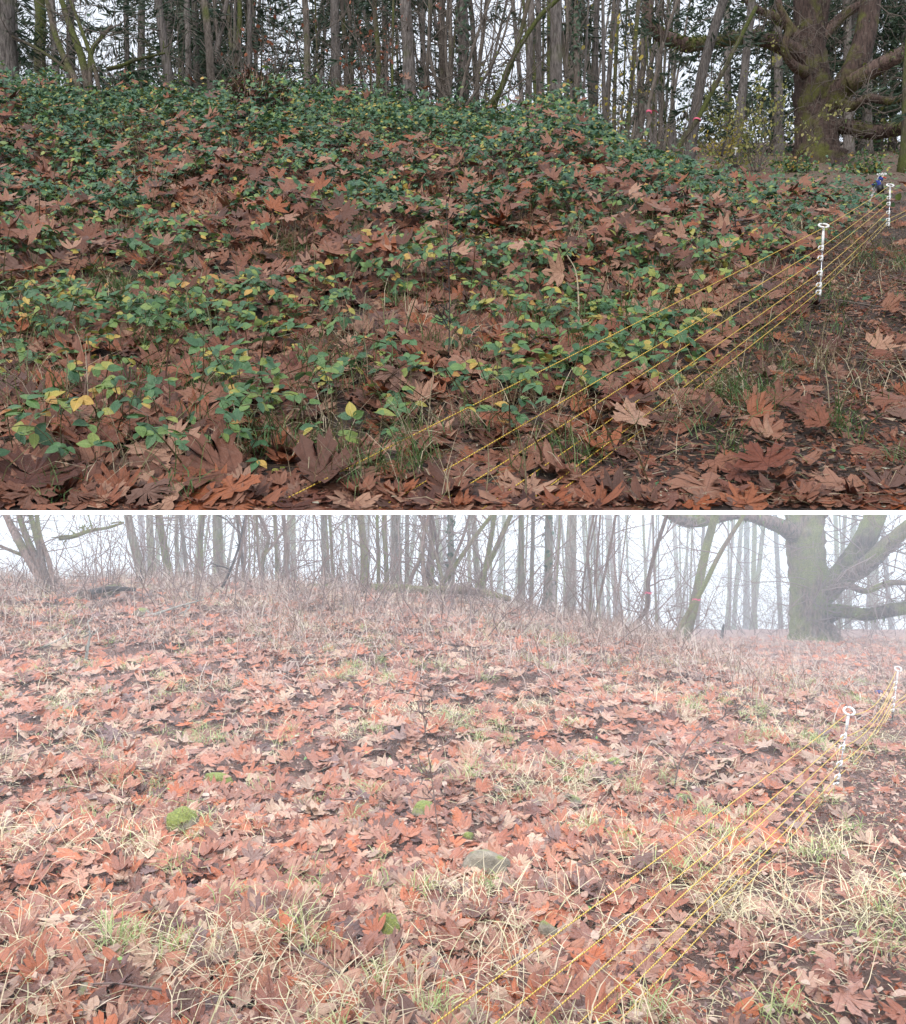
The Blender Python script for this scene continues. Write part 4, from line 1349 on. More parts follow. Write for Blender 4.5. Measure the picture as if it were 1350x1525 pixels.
def old_maple(up, r):
    oy = 0
    if up:
        d = 34.0
        label = 'huge old maple with mossy limbs at the right of the dark upper slope'
    else:
        d = 26.0
        label = 'huge old maple with mossy limbs standing in the fog'
    b = pt(1212, 232 if up else 957, d)
    t = root('old_maple_tree', b, label, 'tree')
    bm, tw = M['maple' if up else 'maple_lo'], M['twig_up' if up else 'twig_lo']
    k = d / FPX
    q = lambda px, py, dd=0.0: pt(px, py, d + dd)
    if up:
        TR = [q(1217, 310), q(1216, 250), q(1215, 222), q(1211, 180), q(1210, 140), q(1207, 90), q(1206, 40), q(1198, -20), q(1190, -90)]
        RT = [58, 42, 30, 25, 26, 22, 18, 17, 14]
        LB = [([q(1205, 95), q(1175, 72, -.5), q(1120, 55, -1), q(1060, 62, -1.2), q(1025, 66, -1.5), q(985, 52, -1.5), q(968, 30, -1.6), q(966, -20, -1.6)], [14, 11, 9, 8, 9, 9, 7, 5]),
              ([q(1226, 168), q(1250, 140, -.5), q(1272, 105, -1), q(1290, 50, -1), q(1300, -20, -1), q(1308, -80, -1)], [22, 20, 17, 15, 14, 11]),
              ([q(1265, 125, -1), q(1300, 105, -1.5), q(1335, 85, -2), q(1380, 62, -2)], [13, 11, 10, 8]),
              ([q(1212, 75), q(1232, 48), q(1258, 22), q(1290, 2), q(1330, -25)], [9, 8, 7, 6, 5]),
              ([q(1222, 200), q(1255, 188, -.5), q(1300, 196, -1), q(1340, 190, -1.5), q(1400, 183, -1.5)], [17, 10, 10, 10, 8]),
              ([q(1205, 80), q(1180, 45), q(1155, 25), q(1130, 15), q(1100, -10)], [10, 8, 6, 5, 4]),
              ([q(1216, 60), q(1225, 20), q(1232, -30)], [11, 9, 8]),
              ([q(1204, 110, -.4), q(1180, 96, -1), q(1168, 70, -1.4), q(1176, 40, -1.6), q(1160, 5, -1.8), q(1168, -40, -1.8)], [8, 6, 5, 5, 4, 3]),
              ([q(1240, 150, -.4), q(1268, 158, -1), q(1295, 146, -1.4), q(1330, 150, -1.6), q(1370, 130, -1.8)], [9, 7, 6, 5, 4])]
    else:
        TR = [q(1214, 1010), q(1214, 970), q(1211, 945), q(1208, 915), q(1206, 880), q(1203, 840), q(1200, 800), q(1198, 760), q(1192, 690)]
        RT = [62, 46, 33, 27, 27, 26, 27, 26, 20]
        LB = [([q(1190, 800), q(1168, 786, -.5), q(1140, 775, -1), q(1100, 764, -1.2), q(1060, 770, -1.2), q(1025, 774, -1.2), q(990, 760, -1.2)], [14, 11, 9, 9, 11, 11, 8]),
              ([q(1226, 885), q(1262, 845, -.5), q(1290, 800, -1), q(1308, 760, -1), q(1330, 700, -1)], [18, 17, 15, 14, 10]),
              ([q(1250, 860, -.3), q(1290, 840, -1), q(1325, 808, -1.5), q(1365, 775, -2)], [17, 14, 11, 9]),
              ([q(1222, 920), q(1250, 910, -.5), q(1290, 915, -1), q(1330, 908, -1.5), q(1400, 900, -1.5)], [18, 10, 9, 10, 8]),
              ([q(1200, 790), q(1225, 765), q(1250, 735)], [9, 8, 6]),
              ([q(1232, 880, -.4), q(1262, 872, -1), q(1290, 880, -1.4), q(1325, 868, -1.6), q(1370, 870, -1.8)], [7, 5, 4, 4, 3])]
    V, F = tube(crom(TR, 48), np.array(RT) * k, 26, 0.09, r=r)
    part('trunk', mesh_np('trunk', V, F, None, bm), t)
    brs = []
    for P, R in LB:
        V, F = limb(P, np.array(R) * k, 26, r)
        part('limb', mesh_np('limb', V, F, None, bm), t)
        C_ = crom(P, 30)
        for _ in range(9):
            i = r.integers(6, 30)
            branchlets(r, C_[i], np.array([r.normal(0, 1), r.normal(-0.4, 0.6), r.normal(-0.1, 0.7)]), r.uniform(1.0, 2.6), 0.022, 2, brs, 0.6, -0.05, (2, 5), 0.006)
    TC = crom(TR, 30)
    for _ in range(20 if up else 20):
        i = r.integers(5, 22)
        branchlets(r, TC[i] + [r.uniform(-0.4, 0.4), -0.5, 0], np.array([r.normal(0, 1.2), -0.8, r.normal(-0.2, 0.6)]), r.uniform(0.9, 2.3), 0.016, 2, brs, 0.7, -0.1, (2, 5), 0.006)
    part('twigs', branch_mesh('twigs', brs, M['twig_up' if up else 'twig_lo']), t, 'stuff')
    # ferns and moss riding on the limbs
    Vf = []
    for li, amount in ((0, 620 if up else 240), (4 if up else 3, 240 if up else 120), (2, 90 if up else 40), (5 if up else 1, 90 if up else 30)):
        P, R = LB[li]
        C_ = crom(P, 40)
        RR = np.interp(np.linspace(0, 1, 40), np.linspace(0, 1, len(R)), np.array(R) * k)
        i = r.integers(8, 40, amount)
        a = r.uniform(0, 6.28, amount)
        q_ = C_[i] + np.stack([r.normal(0, 0.1, amount), np.cos(a) * RR[i], np.sin(a) * RR[i]], -1)
        V_, F_ = ribbons(q_, r.uniform(0, 6.28, amount), r.uniform(-0.6, 1.2, amount), r.uniform(0.1, 0.3 if up else 0.22, amount), r.uniform(0.04, 0.08, amount), r.uniform(1.2, 3, amount), 3, r)
        Vf.append((V_, F_))
    V, F = join(Vf)
    part('moss_fern', mesh_np('moss_fern', V, F, None, M['limbfern']), t, 'stuff')
    return t, d


mu, du = old_maple(True, np.random.default_rng(91))
ml, dl = old_maple(False, np.random.default_rng(92))

# ------------------------------------------------------------------ multi-stem maples at the left
def clump(zf, px, py, stems, label, kind, r, d=None, moss=None):
    p = hit(px, py, zf)
    d = d or p[1]
    t = root('vine_maple', pt(px, py, d), label, 'tree')
    brs = []
    for (pts, w) in stems:
        P = [pt(a, c, d + 0.15 * j) for j, (a, c) in enumerate(pts)]
        gz = float(zf(P[0][0], d))
        if P[0][2] > gz and pts[0][1] > py - 30:
            P.insert(0, np.array([P[0][0] + 0.05, d, gz - 0.1]))
        P.append(P[-1] + (P[-1] - P[-2]) * 0.8)
        C_ = crom(P, 22)
        V, F = tube(C_, np.array([w * 1.1, w, w * 0.6]) * 0.5 * d / FPX, 9, 0.05, r=r)
        part('stem', mesh_np('stem', V, F, None, M[kind]), t)
        for _ in range(5):
            i = r.integers(6, 22)
            branchlets(r, C_[i], np.array([r.normal(0, 1), r.normal(0, 0.5), r.uniform(-0.1, 1)]), r.uniform(0.5, 1.4), 0.011, 2, brs, 0.5, 0.05, (1, 4), 0.0035)
    part('branches', branch_mesh('branches', brs, M['twig_lo' if zf is zlo else 'twig_up']), t, 'stuff')


rc = np.random.default_rng(95)
clump(zup, 130, 135, [([(118, 132), (100, 95), (82, 50), (70, 0)], 9), ([(130, 128), (120, 80), (105, 40), (92, 0)], 11), ([(146, 124), (136, 85), (122, 45), (105, 0)], 6),
                      ([(135, 125), (135, 90), (140, 70), (155, 52)], 7), ([(120, 130), (95, 100), (60, 75), (20, 55)], 5)],
      'clump of leaning mossy maple stems at the left of the upper slope', 'mossy', rc, 15)
clump(zlo, 75, 890, [([(75, 885), (50, 845), (25, 800), (8, 765)], 12), ([(78, 885), (58, 840), (40, 800), (28, 765)], 10), ([(72, 882), (62, 830), (52, 790), (45, 765)], 9),
                     ([(80, 886), (74, 840), (60, 800), (55, 765)], 7), ([(108, 888), (80, 860), (50, 835), (5, 815)], 6)],
      'clump of leaning reddish maple stems at the left edge of the fog', 'alder_lo', rc, 14)
clump(zup, 680, 165, [([(676, 166), (668, 120), (664, 70), (668, 0)], 5), ([(684, 166), (694, 110), (712, 50), (730, 0)], 5), ([(680, 166), (655, 130), (640, 80), (640, 0)], 5), ([(690, 166), (720, 120), (745, 70), (760, 20)], 4)],
      'spray of thin brown stems round the ivy-clad trunk', 'alder', rc, 16)
clump(zlo, 660, 895, [([(636, 900), (632, 860), (630, 810), (640, 765)], 7), ([(664, 892), (656, 850), (640, 800), (625, 765)], 5), ([(650, 890), (668, 850), (690, 800), (700, 765)], 5), ([(605, 890), (615, 855), (630, 820), (632, 765)], 6)],
      'spray of thin reddish stems in the foggy centre clump', 'alder_lo', rc, 16.3)
clump(zlo, 385, 880, [([(390, 868), (392, 835), (400, 800), (385, 765)], 6), ([(392, 830), (408, 810), (420, 795)], 4), ([(360, 868), (366, 820), (355, 765)], 4), ([(350, 870), (358, 820), (368, 765)], 4)],
      'forked dark thicket saplings beside the dead stick in the fog', 'alder_lo', rc, 16)
clump(zlo, 880, 925, [([(876, 930), (880, 880), (875, 820), (885, 765)], 4), ([(868, 925), (870, 860), (890, 765)], 3), ([(885, 930), (900, 860), (912, 800), (918, 765)], 4), ([(895, 930), (888, 860), (895, 765)], 3)],
      'spray of thin upright shrub stems right of the broad foggy trunk', 'alder_lo', rc, 15)


def single(name, zf, pts, w, mat, label, cat, d=None, depth=0.0, twigs=0, r=rc):
    p = hit(*pts[0], zf)
    d = d or p[1]
    P = [pt(a, c, d + depth * j) for j, (a, c) in enumerate(pts)]
    V, F = tube(crom(P, 18), np.array([w, w * 0.8, w * 0.45]) * 0.5 * d / FPX, 7, 0.06, r=r)
    t = root(name, P[0], label, cat)
    part('stem', mesh_np('stem', V, F, None, M[mat]), t)
    if twigs:
        brs = []
        C_ = crom(P, 18)
        for _ in range(twigs):
            i = r.integers(4, 18)
            branchlets(r, C_[i], np.array([r.normal(0, 1), r.normal(0, 0.6), r.uniform(0, 1.2)]), r.uniform(0.04, 0.11) * d / 4, w * 0.2 * d / FPX, 1, brs, 0.4, 0.1, (1, 3), 0.0008 * d)
        part('twigs', branch_mesh('twigs', brs, M[mat]), t, 'stuff')
    return t


single('mossy_branch', zup, [(160, 103), (180, 98), (203, 89), (225, 84), (246, 79)], 6, 'mossy', 'mossy horizontal branch hanging left of the leaning fir', 'branch', 15, 0.1, 6)
single('mossy_branch', zlo, [(88, 802), (112, 798), (135, 790), (160, 786), (185, 778)], 7, 'mossy_lo', 'bright mossy branch reaching across the foggy upper left', 'branch', 14, 0.1, 6)
single('dead_stick', zup, [(388, 160), (405, 130), (420, 95), (432, 66)], 4, 'dead', 'dark dead stick leaning out of the shrubby stump', 'stick', 15.5, 0, 3)
single('dead_stick', zlo, [(331, 875), (345, 845), (357, 810), (366, 764)], 4.5, 'dead', 'dark dead stick leaning right in the foggy thicket', 'stick', 14.8, 0, 3)
single('broken_stub', zlo, [(214, 871), (213, 862), (210, 858), (209, 849)], 7, 'dead', 'small black broken stub standing on the foggy slope', 'stump', 15)
single('dark_post', zlo, [(1074, 953), (1076, 942), (1078, 930)], 6, 'dead', 'small dark mossy stub between ribbon trees and old maple in the fog', 'stump', None)
single('dark_post', zup, [(1075, 232), (1077, 222), (1079, 211)], 4, 'dead', 'small black stub near the far stakes of the upper slope', 'stump', 26)
single('dry_stem', zup, [(668, 545), (670, 470), (668, 380), (665, 300)], 2.2, 'dead', 'thin dark dead stem standing in the middle of the bramble slope', 'plant', None, 0, 16)
single('dry_stem', zlo, [(655, 1262), (646, 1180), (633, 1085), (626, 1012)], 2.2, 'twig_lo', 'thin dark dead stem standing in the middle of the foggy leaf carpet', 'plant', None, 0, 22)
single('dead_twig', zlo, [(1003, 1180), (1015, 1130), (1050, 1085), (1110, 1052)], 3, 'twig_lo', 'thin arching twig left of the foggy stakes', 'twig', None, 0.02, 10)
single('dead_twig', zup, [(1010, 385), (1045, 352), (1090, 338), (1140, 332)], 2.5, 'dead', 'thin arching dark twig left of the near upper stake', 'twig', None, 0.02, 6)
single('bent_stalk', zup, [(860, 500), (862, 450), (858, 405), (845, 380)], 3, 'straw_up', 'upright pale dry stalk in the middle right of the bramble slope', 'stalk', None, 0)
single('red_shoot', zup, [(784, 745), (782, 690), (772, 640)], 3, 'cane', 'thin red shoot standing between the cords of the upper slope', 'plant', None, 0)
single('dead_branch', zlo, [(128, 985), (132, 960), (135, 945)], 5, 'twig_pale', 'pale upright broken branch on the foggy left slope', 'branch', None, 0, 3)
single('dead_branch', zlo, [(62, 965), (85, 955), (103, 944)], 4, 'twig_pale', 'pale stick lying left of the upright broken branch in the fog', 'branch', None, 0.05)
single('dead_branch', zlo, [(205, 923), (240, 912), (270, 902), (305, 893)], 5, 'twig_pale', 'long pale branch lying below the broken stub in the fog', 'branch', None, 0.1, 5)

# fallen logs
def log(pts, w, mat, label, d, r, name='fallen_log'):
    P = [pt(a, c, d + 0.1 * j) for j, (a, c) in enumerate(pts)]
    V, F = tube(crom(P, 24), np.array([w, w * 1.0, w * 0.7]) * 0.5 * d / FPX, 12, 0.08, r=r)
    t = root(name, P[0], label, 'log')
    part('log', mesh_np('log', V, F, None, M[mat]), t)
    return t


log([(462, 878), (520, 876), (590, 877), (650, 879), (704, 874)], 15, 'maple_lo', 'long dark fallen log behind the mossy poles in the fog', 15.7, rc)
log([(680, 878), (720, 883), (760, 892)], 12, 'maple_lo', 'short reddish rotten log right of the long fallen one', 15.4, rc)
log([(85, 899), (115, 891), (150, 883), (182, 874)], 19, 'alder_lo', 'grey rotting log lying at the left of the foggy slope', 13.2, rc)
log([(135, 882), (165, 877), (203, 878)], 8, 'dead', 'thin dark log across the grey rotting one', 12.9, rc)
log([(-10, 908), (40, 897), (90, 895)], 9, 'dead', 'dark fallen branch at the left edge of the foggy slope', 12.8, rc)
# twig heaps
brs = []
p = pt(495, 872, 16)
for _ in range(60):
    branchlets(rc, p + rc.normal(0, 1, 3) * [0.3, 0.2, 0.1], np.array([rc.normal(0, 1), rc.normal(0, 1), rc.uniform(0, 0.6)]), rc.uniform(0.2, 0.6), 0.008, 1, brs, 0.5, 0, (1, 3), 0.004)
link('twig_heap', branch_mesh('twig_heap', brs, M['twig_lo']), None, 'heap of grey twigs behind the fallen log in the fog', 'twigs', kind='stuff')

# thicket of whips behind both crests
for zf, nm, lb, mt, dd in ((zup, 'brushwood', 'thin bare brushwood along the crest of the upper slope', 'twig_up', (15.5, 19)), (zlo, 'brushwood', 'thin bare brushwood below the foggy trees', 'twig_lo', (12, 19))):
    brs = []
    for _ in range(380):
        px = rc.uniform(-20, 1010)
        d = rc.uniform(*dd)
        x = (px - CX) / FPX * d
        branchlets(rc, np.array([x, d, float(zf(x, d))]), np.array([rc.normal(0, 0.5), rc.normal(0, 0.4), 1.0]), 0.5 + 2.4 * rc.random() ** 2, 0.009, 2, brs, 0.4, 0.1, (1, 4), 0.0032)
    link(nm, branch_mesh(nm, brs, M[mt]), None, lb, 'brushwood', kind='stuff')

brs = []
for _ in range(150):
    px = rc.uniform(985, 1380)
    d = rc.uniform(29, 41)
    x = (px - CX) / FPX * d
    branchlets(rc, np.array([x, d, float(zlo(x, d))]), np.array([rc.normal(0, 0.7), rc.normal(0, 0.4), 1.0]), 0.8 + 2.6 * rc.random() ** 2, 0.012, 2, brs, 0.4, 0.1, (2, 5), 0.006)
link('fogged_brush', branch_mesh('fogged_brush', brs, M['twig_lo']), None, 'pale bare brush fading into the fog round the old maple', 'brushwood', kind='stuff')

# ------------------------------------------------------------------ upper shrubs
def leafy(name, px, py, d, spread, n, size, mat, label, r, stems=8, h=1.6):
    b = pt(px, py, d)
    b[2] = float(zup(b[0], d))
    t = root(name, b, label, 'shrub', 'undergrowth shrubs far back on the upper slope' if name == 'understorey_shrub' else None)
    brs = []
    for _ in range(stems):
        branchlets(r, b + r.normal(0, 0.1, 3) * [1, 1, 0], np.array([r.normal(0, spread[0] / h), r.normal(0, 0.4), 1]), h * r.uniform(0.6, 1.1), 0.014, 2, brs, 0.4, 0.05, (2, 4), 0.004)
    part('branches', branch_mesh('branches', brs, M['twig_up']), t, 'stuff')
    tips = np.concatenate([p[2:] for p, a, c in brs])
    i = r.integers(0, len(tips), n)
    P = tips[i] + r.normal(0, 0.06, (n, 3))
    V, F, U = scatter(LFT, P, frames(r.normal(0, 1, (n, 3)), r.uniform(0, 6.28, n)), r.uniform(size * 0.6, size * 1.3, n), r.integers(0, 4, n))
    part('leaves', mesh_np('leaves', V, F, U, M[mat]), t, 'stuff')


rs = np.random.default_rng(101)
for i in range(13):
    px = [940, 985, 1020, 1065, 1100, 1140, 1175, 1240, 1275, 1310, 1345, 1380, 1160][i]
    dd_ = rs.uniform(40, 50)
    xx = (px - CX) / FPX * dd_
    bb = np.array([xx, dd_, float(zup(xx, dd_))])
    pyy = HY - (bb[2] - EYE) / dd_ * FPX
    leafy('understorey_shrub', px, pyy, dd_, (2.2, 1), 420, 0.2, ['bush', 'needle', 'bramble', 'ygreen'][i % 4],
          'dim leafy undergrowth shrub far back, ' + ('left of the ribboned stems' if px < 1000 else 'behind the ribboned stems' if px < 1080 else 'left of the old maple' if px < 1190 else 'right of the old maple'), rs, 14, rs.uniform(1.6, 3.4))
leafy('vine_maple', 1130, 200, 28, (1.3, 1), 900, 0.11, 'ygreen', 'yellow-green leafy shrub left of the old maple trunk', rs, 14, 2.2)
leafy('vine_maple', 1085, 195, 29, (0.8, 1), 300, 0.10, 'yellow', 'small yellow-leaved shrub behind the ribboned mossy stem', rs, 8, 1.5)
leafy('yellow_sapling', 925, 185, 17, (0.5, 1), 130, 0.075, 'yellow', 'thin sapling with scattered yellow leaves left of the bent ribbon tree', rs, 6, 2.2)
leafy('yellow_sapling', 735, 168, 17, (0.5, 1), 160, 0.07, 'ygreen', 'sapling with yellow-green leaves beside the crossed mossy stems', rs, 6, 1.4)
leafy('yellow_sapling', 880, 190, 18, (0.4, 1), 70, 0.075, 'yellow', 'sapling with a few yellow leaves right of the furrowed fir', rs, 5, 1.8)
leafy('leafy_shrub', 385, 145, 14.8, (0.35, 1), 500, 0.06, 'bramble', 'green leafy shrub on top of the dark earthy stump', rs, 8, 0.55)
leafy('rusty_sapling', 560, 160, 16.6, (0.7, 1), 120, 0.08, 'rust', 'sapling with hanging rusty leaves left of the broad grey fir', rs, 6, 2.0)
leafy('rusty_sapling', 420, 135, 16, (0.5, 1), 60, 0.08, 'rust', 'sapling with a few rusty leaves right of the dead stick', rs, 5, 1.6)
leafy('dark_holly', 178, 112, 17, (0.5, 1), 1100, 0.09, 'ivy', 'dark evergreen shrub behind the mossy horizontal branch', rs, 12, 0.9)
leafy('leafy_shrub', 1190, 240, 27, (1.3, 1), 420, 0.10, 'bramble', 'low dark shrub at the foot of the old maple', rs, 16, 0.45)
leafy('leafy_shrub', 1290, 243, 26, (1.3, 1), 420, 0.10, 'bramble', 'low dark shrub under the low limb of the old maple', rs, 16, 0.45)


def fern(px, py, label, r, s=0.55, n=13):
    b = hit(px, py, zup) + NUP * 0.1
    t = root('sword_fern', b, label, 'fern')
    for k in range(n):
        az = k / n * 6.28 + r.normal(0, 0.15)
        el = r.uniform(0.5, 1.1)
        L = s * r.uniform(0.8, 1.15)
        tt = np.linspace(0, 1, 13)
        ang = el - 1.5 * tt
        step = L / 12
        pts = np.cumsum(np.stack([np.cos(az) * np.cos(ang), np.sin(az) * np.cos(ang), np.sin(ang)], -1) * step, 0)
        side = np.array([-math.sin(az), math.cos(az), 0.0])
        V, F = [], []
        for i in range(12):
            w = 0.085 * math.sin(math.pi * min(1, 0.15 + 0.85 * (1 - i / 12)))
            for sg in (-1, 1):
                j = len(V)
                V += [pts[i], pts[i] + side * sg * w + (pts[i + 1] - pts[i]) * 0.9, pts[i] + (pts[i + 1] - pts[i]) * 0.75]
                F.append((j, j + 1, j + 2))
        o = link('frond', mesh_np('frond', V, F, None, M['fern']), t)


fern(213, 155, 'green sword fern in the middle of the upper left slope', rs, 0.75, 15)
fern(268, 178, 'smaller sword fern to the lower right of the first one', rs, 0.6, 12)
fern(236, 150, 'sword fern half hidden behind the largest fern', rs, 0.6, 10)

# dark earthy stump with brown dead fern at (380,170)
b = hit(385, 188, zup)
t = root('earthy_stump', b, 'dark earthy stump hung with dead brown fern below the leafy shrub', 'stump')
th = np.linspace(0, 6.28, 14)
C_ = crom([b - [0, 0, 0.2], b + [0, 0.05, 0.15], b + [0, 0.15, 0.42], b + [0.02, 0.25, 0.6]], 10)
V, F = tube(C_, np.array([0.42, 0.38, 0.3, 0.16]), 16, 0.13, r=rs)
part('stump', mesh_np('stump', V, F, None, M['dead']), t)
n = 420
a = rs.uniform(-3.0, 0.2, n)
q = b + np.stack([np.cos(a) * 0.36, np.sin(a) * 0.36, rs.uniform(0.1, 0.6, n)], -1)
V, F = ribbons(q, a, rs.uniform(0, 1.0, n), rs.uniform(0.1, 0.3, n), rs.uniform(0.01, 0.03, n), rs.uniform(1.5, 3.5, n), 3, rs)
part('dead_fern', mesh_np('dead_fern', V, F, None, M['litter_up']), t, 'stuff')

# ------------------------------------------------------------------ rocks of the lower glade
def ico(sub=3):
    import bmesh
    bm = bmesh.new()
    bmesh.ops.create_icosphere(bm, subdivisions=sub, radius=1)
    V = np.array([v.co[:] for v in bm.verts])
    F = np.array([[v.index for v in f.verts] for f in bm.faces])
    bm.free()
    return V, F


IV, IF = ico(3)


def rock(px, py, wpx, hpx, label, seed):
    r = np.random.default_rng(seed)
    p = hit(px, py + hpx * 0.35, zlo)
    k = p[1] / FPX
    ph = r.uniform(0, 6, 6)
    V = IV.copy()
    f = 1 + 0.16 * np.sin(2.2 * V[:, 0] + ph[0]) + 0.14 * np.sin(2.6 * V[:, 1] + ph[1]) + 0.12 * np.sin(3.3 * V[:, 2] + ph[2]) + 0.055 * r.normal(0, 1, len(V))
    V = V * f[:, None]
    for _ in range(11):
        nn = r.normal(0, 1, 3)
        nn /= np.linalg.norm(nn)
        dd = V @ nn - 0.7
        V -= np.clip(dd, 0, 9)[:, None] * nn * 0.85
    V = V * np.array([wpx * 0.55 * k, wpx * 0.5 * k, hpx * 0.75 * k])
    link('rock', mesh_np('rock', V, IF, None, M['moss_rock' if seed in (1, 3, 5, 6, 8, 11) else 'rock']), None, label, 'rock', None, None, p + np.array([0, wpx * 0.2 * k, 0.0 if seed == 4 else 0.012]))


rock(268, 1222, 50, 52, 'bright moss-covered rock at the left of the foggy ground', 1)
rock(630, 1210, 42, 34, 'rounded brown rock left of the dead stem foot', 2)
rock(697, 1248, 24, 24, 'small mossy rock above the largest bare rock', 3)
rock(728, 1285, 70, 64, 'largest bare brown rock at the centre of the foggy ground', 4)
rock(914, 1136, 34, 18, 'flat mossy rock far right of the dead stem', 5)
rock(847, 1164, 30, 18, 'yellow-green mossy rock above the bent straw tuft', 6)
rock(856, 1196, 36, 20, 'grey-green rock just below the yellow-green mossy one', 7)
rock(320, 1160, 50, 26, 'low mossed rock above the bright moss-covered one', 8)
rock(1017, 1194, 30, 20, 'half buried greenish rock below the arching twig', 9)
rock(817, 1392, 42, 34, 'bare rock lying just under the first foggy cord', 10)
rock(575, 1385, 40, 40, 'mossy rock half hidden in straw near the bottom centre', 11)
rock(122, 1480, 36, 30, 'dull brown rock among big leaves at lower left', 12)
rock(175, 1450, 30, 28, 'small dull rock beside the brown one at lower left', 13)
rock(210, 912, 26, 14, 'pale rock in front of the long pale branch on the foggy slope', 14)

# fallen sticks over both grounds
for i in range(26):
    up = i < 11
    zf = zup if up else zlo
    px = rc.uniform(0, 1340)
    py = rc.uniform(420, 700) if up else rc.uniform(1050, 1500)
    p = hit(px, py, zf) + (NUP if up else UPV) * 0.05
    a = rc.uniform(0, 3.14)
    L = rc.uniform(0.25, 0.7)
    v = np.array([math.cos(a), math.sin(a), math.sin(a) * SL if up else 0]) * L / 2
    if up and p[1] - abs(v[1]) < D1 + 0.05:
        continue
    C_ = crom([p - v, p + rc.normal(0, 0.02, 3), p + v * 0.6 + rc.normal(0, 0.02, 3), p + v], 9)
    V, F = tube(C_ - p, [0.005, 0.0025], 5, 0.05, r=rc)
    link('fallen_twig', mesh_np('fallen_twig', V, F, None, M['twig_up' if up else 'twig_lo']), None,
         'thin dead twig lying among the leaves of the dark upper slope' if up else 'thin dead twig lying on the wet leaf carpet of the foggy ground', 'twig',
         'dead twigs on the upper slope' if up else 'dead twigs on the foggy ground', None, p)

# ------------------------------------------------------------------ stakes and cords
def stake(top, base, clips, d, label, handle=0.2, foot=True, ring_px=7.0, simple=False, tilt=0.0):
    """pigtail fence stake: ring, handle, steel rod, clips, black spike and step; rows and columns are those of the photograph"""
    k = d / FPX
    A, B = pt(*top, d), pt(*base, d)
    t = root('fence_stake', B, label, 'stake')
    ax = (A - B) / np.linalg.norm(A - B)
    H = np.linalg.norm(A - B)
    rr = ring_px * k
    th = np.linspace(0, 2 * math.pi, 25)
    # the eye faces the camera with a backward tilt
    e1, e2 = np.array([1.0, 0, 0]), np.array([0, 0.72, 0.69])
    ringp = A + rr * (np.cos(th)[:, None] * e1 + np.sin(th)[:, None] * e2)
    ks = k * max(0.45, ring_px / 7.0)
    V, F = tube(ringp, 1.5 * ks, 8, cap=False)
    part('ring', mesh_np('ring', V, F, None, M['white']), t)
    hb = A - ax * (0.70 * rr)
    hl = H * handle
    V, F = tube(np.array([hb, hb - ax * hl * 0.5, hb - ax * hl]), [1.7 * ks, 2.0 * ks, 1.7 * ks], 10)
    part('handle', mesh_np('handle', V, F, None, M['white']), t)
    sp = B + ax * H * 0.15
    V, F = tube(np.array([hb - ax * hl, sp]), 0.8 * ks, 8)
    part('rod', mesh_np('rod', V, F, None, M['steel']), t)
    for c in clips:
        u = (c - base[1]) / (top[1] - base[1])
        P = B + (A - B) * u
        kc = k * ring_px / 7.0
        V1, F1 = tube(np.array([P - ax * 4.4 * kc, P + ax * 4.4 * kc]), 1.9 * kc, 10)
        a2 = np.linspace(0.3, 2 * math.pi - 0.3, 12)
        loop = P + np.array([-3.6 * kc, -1.5 * kc, 0]) + 3.0 * kc * (np.cos(a2)[:, None] * np.array([1.0, 0.1, 0]) + np.sin(a2)[:, None] * ax)
        V2, F2 = tube(loop, 1.05 * kc, 6)
        cl = part('cord_clip', mesh_np('cord_clip', V1, F1, None, M['white']), t)
        link('loop', mesh_np('loop', V2, F2, None, M['white']), cl)
    V, F = tube(np.array([sp, B - ax * 0.04]), [1.6 * ks, 1.4 * ks], 8)
    part('spike', mesh_np('spike', V, F, None, M['black']), t)
    if foot:
        V, F = tube(np.array([B + ax * 0.012, B + ax * 0.012 + np.array([0.07 * foot, -0.01, 0])]), 1.4 * k, 6)
        part('step', mesh_np('step', V, F, None, M['black']), t)
    return t, A, B


def stake_auto(zf, top, base, clips, label, **kw):
    d = hit(*base, zf)[1]
    return stake(top, base, clips, d, label, **kw) + (d,)


U1 = stake_auto(zup, (1227, 336), (1220, 466), [370, 385, 407.5, 425, 436], 'white and black fence stake standing nearest on the dark upper slope', foot=1)
U2 = stake_auto(zup, (1326, 276), (1323.5, 348), [295, 304, 317, 328, 334.5], 'upright fence stake second in line on the upper slope', foot=0, ring_px=5)
U3 = stake_auto(zup, (1310, 260), (1292, 309), [273, 282, 291, 300, 306], 'slanting fence stake with blue cloth, left of the crossed pair', foot=0, ring_px=3.2)
U4 = stake_auto(zup, (1317, 259), (1290, 310), [299, 305], 'slanting fence stake behind the black reel, right of the crossed pair', foot=0, ring_px=3.2)
stake((1031, 213), (1030, 229), [218, 223], 25, 'tiny white fence stake in front of the ribboned stem, left one of two', foot=0, ring_px=1.8)
stake((1037.5, 216), (1037, 229), [220, 224], 25, 'tiny white fence stake in front of the ribboned stem, right one of two', foot=0, ring_px=1.8)
stake((1096.5, 221), (1095.5, 234), [226, 230], 26, 'tiny white fence stake standing alone right of the black stub', foot=0, ring_px=1.8)
L1 = stake_auto(zlo, (1265, 1059), (1246, 1181), [1097, 1113, 1137.5, 1157, 1169], 'white fence stake leaning right, nearest one on the foggy ground', foot=0, ring_px=7.5)
L2 = stake_auto(zlo, (1338, 996), (1329, 1075), [1017, 1025.5, 1039.5, 1050.7, 1058], 'fence stake at the right edge of the foggy ground', foot=-1, ring_px=4.6)


def cord(P, rad, label, group, name='fence_line'):
    P = np.asarray(P)
    n = len(P)
    V, F = tube(P, rad, 6, cap=False)
    s = np.concatenate([[0], np.cumsum(np.linalg.norm(np.diff(P, axis=0), axis=1))])
    UV = np.stack([np.repeat(s, 6), np.tile(np.arange(6) / 6.0, n)], -1)
    c = P[0]
    link(name, mesh_np(name, V - c, F, UV, M['rope']), None, label, 'cord', group, None, c)


